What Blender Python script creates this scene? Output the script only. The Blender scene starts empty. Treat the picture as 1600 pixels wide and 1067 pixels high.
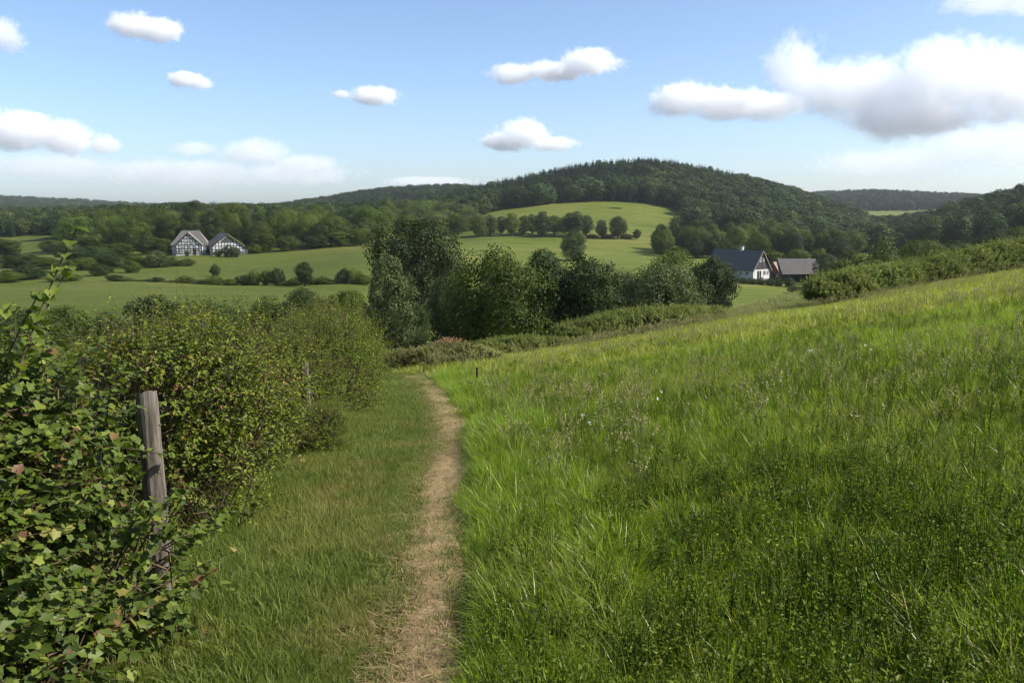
import bpy, bmesh, math, random
import numpy as np
from mathutils import Vector, Euler, Matrix

R = math.radians
rng = np.random.default_rng(7)
random.seed(7)
scn = bpy.context.scene
col = scn.collection

# ------------------------------------------------------------------ camera
EYE = 1.65
F_PX = 1333.33                       # focal length in photo pixels (1600 wide)
PITCH = math.atan((533.5 - 330.0) / F_PX)
cd = bpy.data.cameras.new('camera')
cam = bpy.data.objects.new('camera', cd)
col.objects.link(cam)
cd.lens = 30.0
cd.sensor_width = 36.0
cd.clip_start = 0.05
cd.clip_end = 40000
cd.dof.use_dof = True
cd.dof.focus_distance = 9.0
cd.dof.aperture_fstop = 5.0
cam.location = (0, 0, EYE)
cam.rotation_euler = (R(90) - PITCH, 0, 0)
scn.camera = cam

# ------------------------------------------------------------------ light
SUN_EL, SUN_AZ = 39.0, 97.0          # azimuth clockwise from the view direction (+Y)
w = bpy.data.worlds.new('World')
scn.world = w
w.use_nodes = True
nt = w.node_tree
bg = nt.nodes['Background']
sky = nt.nodes.new('ShaderNodeTexSky')
sky.sky_type = 'NISHITA'
sky.sun_disc = False
sky.sun_elevation = R(SUN_EL)
sky.sun_rotation = R(SUN_AZ)
sky.altitude = 200
sky.air_density = 0.78
sky.dust_density = 1.55
sky.ozone_density = 3.0
nt.links.new(sky.outputs[0], bg.inputs[0])
bg.inputs[1].default_value = 0.110
sl = bpy.data.lights.new('sun', 'SUN')
sl.energy = 4.2
sl.angle = R(0.53)
sl.color = (1.0, 0.955, 0.88)
sun = bpy.data.objects.new('sun', sl)
col.objects.link(sun)
sd = Vector((math.sin(R(SUN_AZ)) * math.cos(R(SUN_EL)), math.cos(R(SUN_AZ)) * math.cos(R(SUN_EL)), math.sin(R(SUN_EL))))
sun.rotation_euler = sd.to_track_quat('Z', 'Y').to_euler()
sun.location = sd * 60
vs = scn.view_settings
vs.view_transform = 'Standard'
vs.look = 'None'
vs.gamma = 1.0
vs.use_curve_mapping = False
vs.exposure = 1.0
cy = scn.cycles
cy.use_denoising = True
cy.max_bounces = 14
cy.diffuse_bounces = 2
cy.transmission_bounces = 3
cy.volume_bounces = 14
cy.use_adaptive_sampling = True
cy.adaptive_threshold = 0.027
cy.adaptive_min_samples = 16
cy.filter_width = 1.15
cy.transparent_max_bounces = 8
cy.sample_clamp_indirect = 6
cy.volume_step_rate = 0.6

# ------------------------------------------------------------------ pixel <-> world
CP, SP = math.cos(PITCH), math.sin(PITCH)

def ray(px, py):
    cx = (px - 800.0) / F_PX
    cyy = (533.5 - py) / F_PX
    return cx, CP + cyy * SP, -SP + cyy * CP

def at(px, py, D):
    x, y, z = ray(px, py)
    s = D / y
    return Vector((x * s, D, EYE + z * s))

def proj(P):
    P = np.asarray(P, float)
    x, y, z = P[..., 0], P[..., 1], P[..., 2] - EYE
    dep = y * CP - z * SP
    up = y * SP + z * CP
    dep = np.maximum(dep, 1e-3)
    return 800 + F_PX * x / dep, 533.5 - F_PX * up / dep

def col_x(px, D):
    """world x of photo column px at depth D (at horizon height)"""
    return (px - 800.0) / F_PX * D * CP * 1.0

# ------------------------------------------------------------------ terrain
def softplus(x, k):
    return k * np.logaddexp(0, x / k)

def near_h(x, y):
    yy = np.maximum(y, -30.0)
    xx = np.clip(x, -60, 90)
    return -0.13 * yy + 0.05 * (xx + 0.6) + 0.105 * softplus(xx + 0.45, 0.35)

CTRL = [  # (px, py, depth) of the ground
    # far side of the near meadow is close to the near plane
    (765, 562, 37), (890, 545, 40), (1120, 505, 45), (1290, 480, 50), (1600, 422, 59), (1900, 360, 72),
    (640, 588, 28), (100, 600, 37), (-300, 620, 35),
    # strip field and its crest
    (1120, 493, 75), (1200, 473, 82), (1290, 450, 92), (1400, 440, 105), (1600, 408, 125), (1900, 350, 140),
    # dip behind it
    (1120, 535, 120), (1190, 530, 150), (1290, 500, 160), (1400, 475, 180), (1600, 435, 210), (1900, 385, 230),
    # farm
    (1190, 466, 235), (1120, 470, 225), (1165, 435, 285), (1260, 441, 290), (1340, 430, 290), (1450, 405, 310), (1600, 385, 330), (1900, 340, 340),
    # valley trees
    (650, 585, 95), (770, 577, 92), (900, 562, 92), (1030, 540, 105), (650, 510, 150), (800, 500, 160), (900, 490, 165), (1040, 490, 160),
    # left valley
    (-300, 545, 90), (0, 543, 90), (150, 540, 92), (300, 535, 95), (450, 540, 95), (560, 550, 95),
    (-300, 500, 115), (100, 500, 115), (200, 500, 115), (350, 490, 120), (500, 490, 125),
    (-300, 440, 200), (60, 442, 205), (200, 440, 205), (350, 445, 208), (470, 445, 208), (560, 440, 212),
    (-300, 420, 270), (60, 415, 270), (200, 417, 265), (300, 407, 290), (290, 398, 318), (350, 398, 318), (450, 401, 305), (580, 388, 325), (580, 412, 260),
    (-300, 388, 395), (30, 388, 395), (60, 372, 460), (-300, 370, 465),
    # woods behind the houses
    (170, 390, 360), (300, 380, 360), (450, 380, 370), (580, 375, 390), (150, 362, 460), (340, 354, 450), (450, 358, 480), (560, 350, 520),
    (150, 345, 700), (340, 345, 700), (480, 338, 800), (0, 348, 700),
    # far left ridge
    (-400, 310, 2500), (0, 314, 2500), (130, 320, 2500), (250, 327, 2500), (420, 333, 2500), (100, 335, 1600), (-300, 335, 1600), (350, 340, 1500),
    # second hill
    (480, 327, 1150), (560, 312, 1250), (650, 302, 1300), (740, 302, 1300), (640, 332, 900), (560, 335, 900),
    # meadows under the main hill
    (740, 371, 470), (1000, 379, 450), (830, 373, 462), (920, 374, 458), (760, 402, 330), (870, 412, 310), (980, 420, 300), (880, 440, 260), (1000, 440, 260), (720, 440, 250),
    (770, 337, 590), (900, 345, 545), (1050, 347, 560), (1000, 365, 490), (800, 362, 490), (850, 322, 625), (920, 317, 635), (1000, 319, 635), (1060, 331, 620), (780, 332, 612),
    # woods left of them
    (650, 370, 480), (650, 345, 600), (720, 340, 640), (700, 325, 760),
    # main hill
    (745, 314, 800), (800, 301, 830), (900, 279, 850), (1010, 270, 850), (1100, 284, 830), (1200, 309, 780), (1270, 334, 740), (1330, 364, 690), (1390, 385, 620),
    (920, 296, 740), (1010, 293, 740), (1100, 312, 700), (1150, 335, 620), (1200, 345, 600),
    (1010, 300, 1150), (800, 315, 1150), (1200, 325, 1100),
    # right wood
    (1050, 392, 420), (1100, 402, 385), (1180, 405, 370), (1250, 405, 380), (1200, 380, 450), (1290, 395, 450), (1330, 395, 480),
    # far right
    (1280, 312, 1800), (1375, 309, 1800), (1480, 313, 1800), (1375, 331, 1480), (1360, 336, 1350), (1360, 343, 1200), (1370, 352, 1000),
    (1430, 366, 600), (1500, 343, 620), (1600, 317, 620), (1750, 285, 640), (1950, 270, 640), (1500, 375, 450), (1600, 358, 450), (1900, 325, 450), (1600, 325, 900), (1480, 345, 950),
    # far rim
    (-500, 331, 4500), (0, 331, 4500), (500, 331, 4500), (1000, 331, 4500), (1500, 331, 4500), (2000, 331, 4500),
    (650, 325, 2500), (1000, 325, 2500), (1700, 322, 2500),
]
def _uv(x, y):
    th = np.arctan2(x, np.maximum(y, 1e-6))
    r = np.hypot(x, y)
    return np.clip(th, -0.95, 0.95) * 3.2, np.log(np.clip(r, 12, 5200))
_cp = [np.array(at(*c)) for c in CTRL]
for D in (14, 20, 27, 34):
    for a in (-0.9, -0.6, -0.35, -0.1, 0.1, 0.35, 0.6, 0.9):
        x = math.tan(a) * D
        _cp.append(np.array((x, D, float(near_h(np.array(x), np.array(float(D)))))))
_cp = np.array(_cp)
_cu, _cv = _uv(_cp[:, 0], _cp[:, 1])
_ct = (_cp[:, 2] - EYE) / np.hypot(_cp[:, 0], _cp[:, 1])

def _phi(d2):
    return 0.5 * d2 * np.log(d2 + 1e-12)
n_ = len(_cu)
A = np.zeros((n_ + 3, n_ + 3))
A[:n_, :n_] = _phi((_cu[:, None] - _cu) ** 2 + (_cv[:, None] - _cv) ** 2) + np.eye(n_) * 1e-3
A[:n_, n_] = 1; A[:n_, n_ + 1] = _cu; A[:n_, n_ + 2] = _cv
A[n_:, :n_] = A[:n_, n_:].T
_sol = np.linalg.solve(A, np.concatenate([_ct, np.zeros(3)]))

def smooth(a, b, x):
    t = np.clip((x - a) / (b - a), 0, 1)
    return t * t * (3 - 2 * t)

def H(x, y):
    x = np.atleast_1d(np.asarray(x, float)); y = np.atleast_1d(np.asarray(y, float))
    shp = x.shape
    x = x.ravel(); y = y.ravel()
    out = np.empty_like(x)
    for i in range(0, len(x), 20000):
        xs, ys = x[i:i + 20000], y[i:i + 20000]
        u, v = _uv(xs, ys)
        t = _phi((u[:, None] - _cu) ** 2 + (v[:, None] - _cv) ** 2) @ _sol[:n_] + _sol[n_] + _sol[n_ + 1] * u + _sol[n_ + 2] * v
        r = np.hypot(xs, ys)
        far = EYE + t * r
        near = near_h(xs, ys)
        th = np.abs(np.arctan2(xs, ys))
        wf = smooth(22, 36, r) * (1 - smooth(R(56), R(85), th))
        o = near * (1 - wf) + far * wf
        o = o + (1 - wf) * 0.02 * (np.sin(xs * 1.9 + 0.6 * ys) + np.sin(ys * 1.3 - xs * 0.8)) 
        out[i:i + 20000] = o
    return out.reshape(shp)

def h1(x, y):
    return float(H(x, y)[0])

def ground_pt(px, D):
    x = col_x(px, D)
    return x, D, h1(x, D)

# ------------------------------------------------------------------ mesh helpers
def mesh_np(name, V, F, mats=(), smooth_shade=False, tone=None):
    """V (n,3); F (m,k) indices, all faces of one arity (or a list of such arrays)"""
    me = bpy.data.meshes.new(name)
    Fs = F if isinstance(F, list) else [F]
    loops = np.concatenate([f.ravel() for f in Fs]).astype(np.int32)
    tot = np.concatenate([np.full(len(f), f.shape[1], np.int32) for f in Fs])
    start = np.concatenate([[0], np.cumsum(tot)[:-1]]).astype(np.int32)
    me.vertices.add(len(V)); me.vertices.foreach_set('co', np.asarray(V, np.float32).ravel())
    me.loops.add(len(loops)); me.loops.foreach_set('vertex_index', loops)
    me.polygons.add(len(tot)); me.polygons.foreach_set('loop_start', start)
    me.polygons.foreach_set('use_smooth', np.full(len(tot), smooth_shade))
    if tone is not None:
        a = me.attributes.new('tone', 'FLOAT', 'FACE')
        a.data.foreach_set('value', np.asarray(tone, np.float32))
    me.update(calc_edges=True)
    for m in mats:
        me.materials.append(m)
    return me

def link(name, data, parent=None, loc=None, rot=None, scale=None):
    o = bpy.data.objects.new(name, data)
    col.objects.link(o)
    if parent: o.parent = parent
    if loc is not None: o.location = loc
    if rot is not None: o.rotation_euler = rot
    if scale is not None: o.scale = (scale, scale, scale) if np.isscalar(scale) else scale
    return o

def tag(o, label=None, cat=None, group=None, kind=None):
    if label: o['label'] = label
    if cat: o['category'] = cat
    if group: o['group'] = group
    if kind: o['kind'] = kind
    return o

def unit(v):
    return v / np.maximum(np.linalg.norm(v, axis=-1, keepdims=True), 1e-9)

def place_template(C, N, T, S, tv, tf):
    """copies of a template (tv: k,3 as length/side/normal) at C with normal N and tangent T"""
    N = unit(N); B = unit(np.cross(N, T)); T = np.cross(B, N)
    S = np.asarray(S).reshape(-1, 1, 1)
    V = C[:, None, :] + S * (T[:, None, :] * tv[None, :, 0:1] + B[:, None, :] * tv[None, :, 1:2] + N[:, None, :] * tv[None, :, 2:3])
    n, k = len(C), len(tv)
    F = (np.arange(n)[:, None, None] * k + tf[None]).reshape(-1, tf.shape[1])
    return V.reshape(-1, 3), F

LEAF_Q = (np.array([(0, 0, 0), (.5, .36, .06), (1, 0, -.05), (.5, -.36, .06)], float), np.array([(0, 1, 2, 3)]))
LEAF_6 = (np.array([(0, 0, 0), (.35, .3, .09), (.72, .21, .06), (1.02, 0, -.1), (.72, -.21, .06), (.35, -.3, .09)], float),
          np.array([(0, 3, 2, 1), (0, 5, 4, 3)]))
def _ivy():
    pts = [(0.28, 0, -.02), (0, 0, 0)]
    for a, r in ((28, .38), (62, .66), (88, .36), (125, .22)):
        pass
    ring = [(0.0, 0.0), (-.08, .22), (.02, .40), (.22, .36), (.48, .46), (.64, .27), (1.0, 0), (.64, -.27), (.48, -.46), (.22, -.36), (.02, -.40), (-.08, -.22)]
    v = [(0.3, 0, -.03)] + [(x, y, .10 * abs(y) * 2 - .12 * max(0, x - .4)) for x, y in ring]
    k = len(ring)
    f = [(0, 1 + i, 1 + (i + 1) % k) for i in range(k)]
    return np.array(v, float), np.array(f)
LEAF_I = _ivy()

def tube(pts, rads, sides=7, cap=True):
    pts = np.asarray(pts, float); n = len(pts)
    V, F = [], []
    tang = np.gradient(pts, axis=0)
    tang = unit(tang)
    ref = np.array((0.31, 0.95, 0.05))
    for i in range(n):
        a = np.cross(tang[i], ref); a /= max(np.linalg.norm(a), 1e-6)
        b = np.cross(tang[i], a)
        for s in range(sides):
            an = 2 * math.pi * s / sides
            V.append(pts[i] + rads[i] * (math.cos(an) * a + math.sin(an) * b))
    for i in range(n - 1):
        for s in range(sides):
            s2 = (s + 1) % sides
            F.append((i * sides + s, i * sides + s2, (i + 1) * sides + s2, (i + 1) * sides + s))
    return np.array(V), np.array(F)

def join_vf(parts):
    V, F, o = [], [], 0
    for v, f in parts:
        V.append(v); F.append(f + o); o += len(v)
    return np.concatenate(V), np.concatenate(F)

# ------------------------------------------------------------------ materials
def mat(name):
    m = bpy.data.materials.new(name)
    m.use_nodes = True
    m.node_tree.nodes.clear()
    return m, m.node_tree.nodes, m.node_tree.links

def ramp(nodes, stops):
    r = nodes.new('ShaderNodeValToRGB')
    el = r.color_ramp.elements
    while len(el) < len(stops): el.new(0.5)
    for e, (p, c) in zip(el, stops):
        e.position = p; e.color = (*c, 1)
    return r

def noise(nodes, links, scale, detail=4, rough=.55, vec=None, dim='3D'):
    n = nodes.new('ShaderNodeTexNoise')
    n.inputs['Scale'].default_value = scale
    n.inputs['Detail'].default_value = detail
    n.inputs['Roughness'].default_value = rough
    if vec is not None: links.new(vec, n.inputs['Vector'])
    return n

def leaf_mat(name, stops, trans=0.35, rough=0.55, spec=0.12, obj_var=0.25, patch=0.0, patch_scale=0.4, patch_col=(.3, .25, .06), tcol=1.25):
    m, nd, lk = mat(name)
    out = nd.new('ShaderNodeOutputMaterial')
    at_ = nd.new('ShaderNodeAttribute'); at_.attribute_name = 'tone'
    rp = ramp(nd, stops)
    lk.new(at_.outputs['Fac'], rp.inputs['Fac'])
    c = rp.outputs['Color']
    if patch > 0:
        g = nd.new('ShaderNodeNewGeometry')
        n = noise(nd, lk, patch_scale, 3, .6, g.outputs['Position'])
        mr = nd.new('ShaderNodeMapRange')
        mr.inputs['From Min'].default_value = .5; mr.inputs['From Max'].default_value = .72
        mr.inputs['To Max'].default_value = patch
        lk.new(n.outputs['Fac'], mr.inputs['Value'])
        mx = nd.new('ShaderNodeMix'); mx.data_type = 'RGBA'
        lk.new(mr.outputs[0], mx.inputs['Factor']); lk.new(c, mx.inputs['A']); mx.inputs['B'].default_value = (*patch_col, 1)
        c = mx.outputs['Result']
    oi = nd.new('ShaderNodeObjectInfo')
    hs = nd.new('ShaderNodeHueSaturation')
    mv = nd.new('ShaderNodeMapRange')
    mv.inputs['To Min'].default_value = 1 - obj_var; mv.inputs['To Max'].default_value = 1 + obj_var
    lk.new(oi.outputs['Random'], mv.inputs['Value']); lk.new(mv.outputs[0], hs.inputs['Value'])
    mh = nd.new('ShaderNodeMath'); mh.operation = 'MULTIPLY_ADD'; mh.inputs[1].default_value = 7.31; mh.inputs[2].default_value = 0
    fr = nd.new('ShaderNodeMath'); fr.operation = 'FRACT'
    lk.new(oi.outputs['Random'], mh.inputs[0]); lk.new(mh.outputs[0], fr.inputs[0])
    mh2 = nd.new('ShaderNodeMapRange'); mh2.inputs['To Min'].default_value = .5 - .06 * obj_var; mh2.inputs['To Max'].default_value = .5 + .06 * obj_var
    lk.new(fr.outputs[0], mh2.inputs['Value']); lk.new(mh2.outputs[0], hs.inputs['Hue'])
    lk.new(c, hs.inputs['Color'])
    c = hs.outputs['Color']
    b = nd.new('ShaderNodeBsdfPrincipled')
    b.inputs['Roughness'].default_value = rough
    b.inputs['Specular IOR Level'].default_value = spec
    lk.new(c, b.inputs['Base Color'])
    t = nd.new('ShaderNodeBsdfTranslucent')
    tm = nd.new('ShaderNodeMix'); tm.data_type = 'RGBA'; tm.blend_type = 'MULTIPLY'; tm.inputs['Factor'].default_value = 1
    lk.new(c, tm.inputs['A']); tm.inputs['B'].default_value = (tcol * 1.05, tcol * 1.1, tcol * .55, 1)
    lk.new(tm.outputs['Result'], t.inputs['Color'])
    ms = nd.new('ShaderNodeMixShader'); ms.inputs[0].default_value = trans
    lk.new(b.outputs[0], ms.inputs[1]); lk.new(t.outputs[0], ms.inputs[2])
    lk.new(ms.outputs[0], out.inputs['Surface'])
    return m

def simple_mat(name, c1, c2, scale=8, rough=.85, bump=.3, stretch=(1, 1, 1), detail=5):
    m, nd, lk = mat(name)
    out = nd.new('ShaderNodeOutputMaterial')
    tc = nd.new('ShaderNodeTexCoord')
    mp = nd.new('ShaderNodeMapping'); mp.inputs['Scale'].default_value = stretch
    lk.new(tc.outputs['Object'], mp.inputs['Vector'])
    n = noise(nd, lk, scale, detail, .6, mp.outputs[0])
    rp = ramp(nd, [(.3, c1), (.7, c2)])
    lk.new(n.outputs['Fac'], rp.inputs['Fac'])
    b = nd.new('ShaderNodeBsdfPrincipled')
    b.inputs['Roughness'].default_value = rough
    b.inputs['Specular IOR Level'].default_value = .25
    lk.new(rp.outputs[0], b.inputs['Base Color'])
    if bump:
        bp = nd.new('ShaderNodeBump'); bp.inputs['Strength'].default_value = bump; bp.inputs['Distance'].default_value = .03
        lk.new(n.outputs['Fac'], bp.inputs['Height']); lk.new(bp.outputs[0], b.inputs['Normal'])
    lk.new(b.outputs[0], out.inputs['Surface'])
    return m

# tree foliage: (dark, mid, light) by leaf tone
M_OAK = leaf_mat('foliage_oak', [(0, (.030, .048, .007)), (.6, (.066, .090, .011)), (1, (.120, .145, .020))], .3, obj_var=.25)
M_DARK = leaf_mat('foliage_dark', [(0, (.020, .033, .009)), (.6, (.038, .058, .014)), (1, (.068, .088, .022))], .25, obj_var=.2)
M_LIGHT = leaf_mat('foliage_light', [(0, (.045, .068, .012)), (.6, (.085, .115, .020)), (1, (.135, .165, .034))], .3, obj_var=.3)
M_GREY = leaf_mat('foliage_grey_green', [(0, (.040, .056, .018)), (.6, (.078, .096, .032)), (1, (.13, .145, .055))], .25, obj_var=.15)
M_CONI = leaf_mat('foliage_conifer', [(0, (.010, .022, .010)), (.6, (.020, .038, .016)), (1, (.034, .056, .022))], .1, obj_var=.35)
M_FAR_A = leaf_mat('far_foliage_dark', [(0, (.018, .032, .010)), (.6, (.036, .056, .016)), (1, (.062, .086, .024))], .15, obj_var=.35)
M_FAR_B = leaf_mat('far_foliage_olive', [(0, (.036, .054, .015)), (.6, (.072, .096, .025)), (1, (.115, .138, .038))], .2, obj_var=.35)
M_BARK = simple_mat('bark', (.035, .027, .02), (.10, .085, .065), 3, .95, .6, (3, 3, .6))
M_TWIG = simple_mat('twig', (.05, .035, .02), (.12, .085, .05), 20, .9, .3)

# ------------------------------------------------------------------ ground
def build_ground():
    a1 = np.linspace(R(-40), R(40), 421)
    a2 = np.linspace(R(40), R(320), 100)[1:-1]
    th = np.concatenate([a1, a2])
    r = np.concatenate([[0.25], np.geomspace(0.6, 60, 190), np.geomspace(61.5, 4800, 230)])
    TH, RR = np.meshgrid(th, r)
    X = np.sin(TH) * RR; Y = np.cos(TH) * RR
    Z = H(X, Y)
    nt_, nr = len(th), len(r)
    V = np.stack([X, Y, Z], -1).reshape(-1, 3)
    i = np.arange(nr - 1)[:, None] * nt_ + np.arange(nt_)[None]
    j = np.arange(nr - 1)[:, None] * nt_ + (np.arange(nt_)[None] + 1) % nt_
    F = np.stack([i, i + nt_, j + nt_, j], -1).reshape(-1, 4)
    V = np.concatenate([V, [[0, 0, h1(0, 0)]]])
    k = np.arange(nt_)
    F3 = np.stack([np.full(nt_, len(V) - 1), k, (k + 1) % nt_], -1)
    F = F[:, ::-1]; F3 = F3[:, ::-1]
    m, nd, lk = mat('meadow_turf')
    out = nd.new('ShaderNodeOutputMaterial')
    g = nd.new('ShaderNodeNewGeometry')
    big = noise(nd, lk, .012, 5, .6, g.outputs['Position'])
    mp_ = nd.new('ShaderNodeMapping'); mp_.inputs['Scale'].default_value = (.6, 1.5, 1); mp_.inputs['Rotation'].default_value = (0, 0, .35); lk.new(g.outputs['Position'], mp_.inputs['Vector'])
    mid = noise(nd, lk, .07, 8, .7, mp_.outputs[0])
    fin = noise(nd, lk, 1.1, 8, .75, g.outputs['Position'])
    rb = ramp(nd, [(.34, (.058, .086, .013)), (.5, (.108, .130, .021)), (.63, (.165, .155, .042))])
    ad = nd.new('ShaderNodeMath'); ad.operation = 'MULTIPLY_ADD'; ad.inputs[1].default_value = .5
    lk.new(mid.outputs['Fac'], ad.inputs[0])
    hb = nd.new('ShaderNodeMath'); hb.operation = 'MULTIPLY'; hb.inputs[1].default_value = .5
    lk.new(big.outputs['Fac'], hb.inputs[0]); lk.new(hb.outputs[0], ad.inputs[2])
    lk.new(ad.outputs[0], rb.inputs['Fac'])
    wv = nd.new('ShaderNodeTexWave'); wv.inputs['Scale'].default_value = .055; wv.inputs['Distortion'].default_value = 3.5; wv.inputs['Detail'].default_value = 3; wv.inputs['Detail Scale'].default_value = .4
    mw = nd.new('ShaderNodeMapping'); mw.inputs['Rotation'].default_value = (0, 0, 1.2); lk.new(g.outputs['Position'], mw.inputs['Vector']); lk.new(mw.outputs[0], wv.inputs['Vector'])
    wr = ramp(nd, [(0, (.80, .86, .84)), (1, (1.12, 1.07, 1.02))]); lk.new(wv.outputs['Fac'], wr.inputs['Fac'])
    mws = nd.new('ShaderNodeMix'); mws.data_type = 'RGBA'; mws.blend_type = 'MULTIPLY'; mws.inputs['Factor'].default_value = 1
    lk.new(rb.outputs[0], mws.inputs['A']); lk.new(wr.outputs[0], mws.inputs['B'])
    rf = ramp(nd, [(.3, (.55, .58, .55)), (.7, (1.3, 1.25, 1.15))])
    lk.new(fin.outputs['Fac'], rf.inputs['Fac'])
    mx = nd.new('ShaderNodeMix'); mx.data_type = 'RGBA'; mx.blend_type = 'MULTIPLY'; mx.inputs['Factor'].default_value = 1
    lk.new(mws.outputs['Result'], mx.inputs['A']); lk.new(rf.outputs[0], mx.inputs['B'])
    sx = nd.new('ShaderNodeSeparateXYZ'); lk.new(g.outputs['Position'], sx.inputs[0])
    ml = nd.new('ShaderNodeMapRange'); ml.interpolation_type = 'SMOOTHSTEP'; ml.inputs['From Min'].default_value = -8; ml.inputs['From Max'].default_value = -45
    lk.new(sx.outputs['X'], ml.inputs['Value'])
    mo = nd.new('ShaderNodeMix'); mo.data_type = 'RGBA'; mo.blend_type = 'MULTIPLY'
    lk.new(ml.outputs[0], mo.inputs['Factor']); lk.new(mx.outputs['Result'], mo.inputs['A']); mo.inputs['B'].default_value = (.72, .75, .70, 1)   # base colour multiplied darker towards the left
    b = nd.new('ShaderNodeBsdfPrincipled'); b.inputs['Roughness'].default_value = .9; b.inputs['Specular IOR Level'].default_value = .1
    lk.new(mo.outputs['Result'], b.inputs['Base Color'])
    bp = nd.new('ShaderNodeBump'); bp.inputs['Strength'].default_value = .5; bp.inputs['Distance'].default_value = .15
    lk.new(fin.outputs['Fac'], bp.inputs['Height']); lk.new(bp.outputs[0], b.inputs['Normal'])
    lk.new(b.outputs[0], out.inputs['Surface'])
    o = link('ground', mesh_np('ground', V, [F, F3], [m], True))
    tag(o, 'rolling green pasture and valley ground', 'ground', kind='structure')
build_ground()

# ------------------------------------------------------------------ path
def hit(px, py):
    """where the line of sight of a photo pixel meets the near ground"""
    x, y, z = ray(px, py)
    lo = None
    for D in np.geomspace(2.0, 60, 400):
        s = D / y
        if EYE + z * s < float(near_h(np.array(x * s), np.array(D))):
            return x * s, D
    return x * 60 / y, 60.0

PATH_PX = [(652, 1067, 118), (655, 980, 98), (662, 900, 84), (672, 820, 72), (688, 750, 60), (700, 700, 50), (700, 665, 44), (692, 637, 38), (677, 614, 34), (664, 599, 30), (655, 590, 24)]
_pp = [(*hit(a, b), c) for a, b, c in PATH_PX]
PATH = [(x + .05, y, max(.12, wpx / F_PX * y * .42)) for x, y, wpx in _pp]
x0, y0, w0 = PATH[0]
PATH = [(x0 + .12, -3, .2), (x0 + .03, 1.0, .17)] + PATH
_l = PATH[-1]
PATH += [(_l[0] - .5, _l[1] + 1.2, .25), (_l[0] - 1.5, _l[1] + 2.4, .2)]
PA = np.array(PATH)
def path_x(y):
    return np.interp(y, PA[:-2, 1], PA[:-2, 0])
def path_w(y):
    return np.interp(y, PA[:-2, 1], PA[:-2, 2])

def build_path():
    # resample
    seg = np.concatenate([[0], np.cumsum(np.hypot(np.diff(PA[:, 0]), np.diff(PA[:, 1])))])
    s = np.arange(0, seg[-1], .12)
    def sm(k):
        v = np.interp(s, seg, PA[:, k])
        ker = np.hanning(15); ker /= ker.sum()
        return np.convolve(np.pad(v, 7, mode='edge'), ker, 'valid')
    x, y, hw = sm(0), sm(1), sm(2)
    tx, ty = np.gradient(x), np.gradient(y)
    L = np.hypot(tx, ty); nx, ny = ty / L, -tx / L
    k = np.linspace(-1.3, 1.2, 13)
    jit = 1 + .22 * np.sin(s * 2.3)[:, None] * (k < 0) + .2 * np.sin(s * 3.1 + 1)[:, None] * (k > 0)
    X = x[:, None] + nx[:, None] * k * hw[:, None] * jit
    Y = y[:, None] + ny[:, None] * k * hw[:, None] * jit
    Z = H(X, Y) + .014 - .012 * np.abs(k / 1.25) ** 4 + rng.normal(0, .0025, X.shape)
    n, m_ = X.shape
    V = np.stack([X, Y, Z], -1).reshape(-1, 3)
    i = np.arange(n - 1)[:, None] * m_ + np.arange(m_ - 1)[None]
    F = np.stack([i, i + 1, i + 1 + m_, i + m_], -1).reshape(-1, 4)
    m, nd, lk = mat('trodden_earth')
    out = nd.new('ShaderNodeOutputMaterial')
    g = nd.new('ShaderNodeNewGeometry')
    a = noise(nd, lk, 2.2, 6, .65, g.outputs['Position'])
    c = noise(nd, lk, 45, 5, .7, g.outputs['Position'])
    ra = ramp(nd, [(.3, (.28, .195, .10)), (.55, (.40, .295, .155)), (.72, (.24, .22, .07))])
    rc = ramp(nd, [(.3, (.6, .58, .55)), (.7, (1.3, 1.3, 1.3))])
    lk.new(a.outputs['Fac'], ra.inputs['Fac']); lk.new(c.outputs['Fac'], rc.inputs['Fac'])
    mx = nd.new('ShaderNodeMix'); mx.data_type = 'RGBA'; mx.blend_type = 'MULTIPLY'; mx.inputs['Factor'].default_value = 1
    lk.new(ra.outputs[0], mx.inputs['A']); lk.new(rc.outputs[0], mx.inputs['B'])
    b = nd.new('ShaderNodeBsdfPrincipled'); b.inputs['Roughness'].default_value = .95; b.inputs['Specular IOR Level'].default_value = .1
    lk.new(mx.outputs['Result'], b.inputs['Base Color'])
    bp = nd.new('ShaderNodeBump'); bp.inputs['Strength'].default_value = .8; bp.inputs['Distance'].default_value = .02
    lk.new(c.outputs['Fac'], bp.inputs['Height']); lk.new(bp.outputs[0], b.inputs['Normal'])
    lk.new(b.outputs[0], out.inputs['Surface'])
    o = link('path', mesh_np('path', V, F, [m], True))
    tag(o, 'narrow trodden earth footpath curving through the grass', 'path', kind='structure')
build_path()

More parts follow.
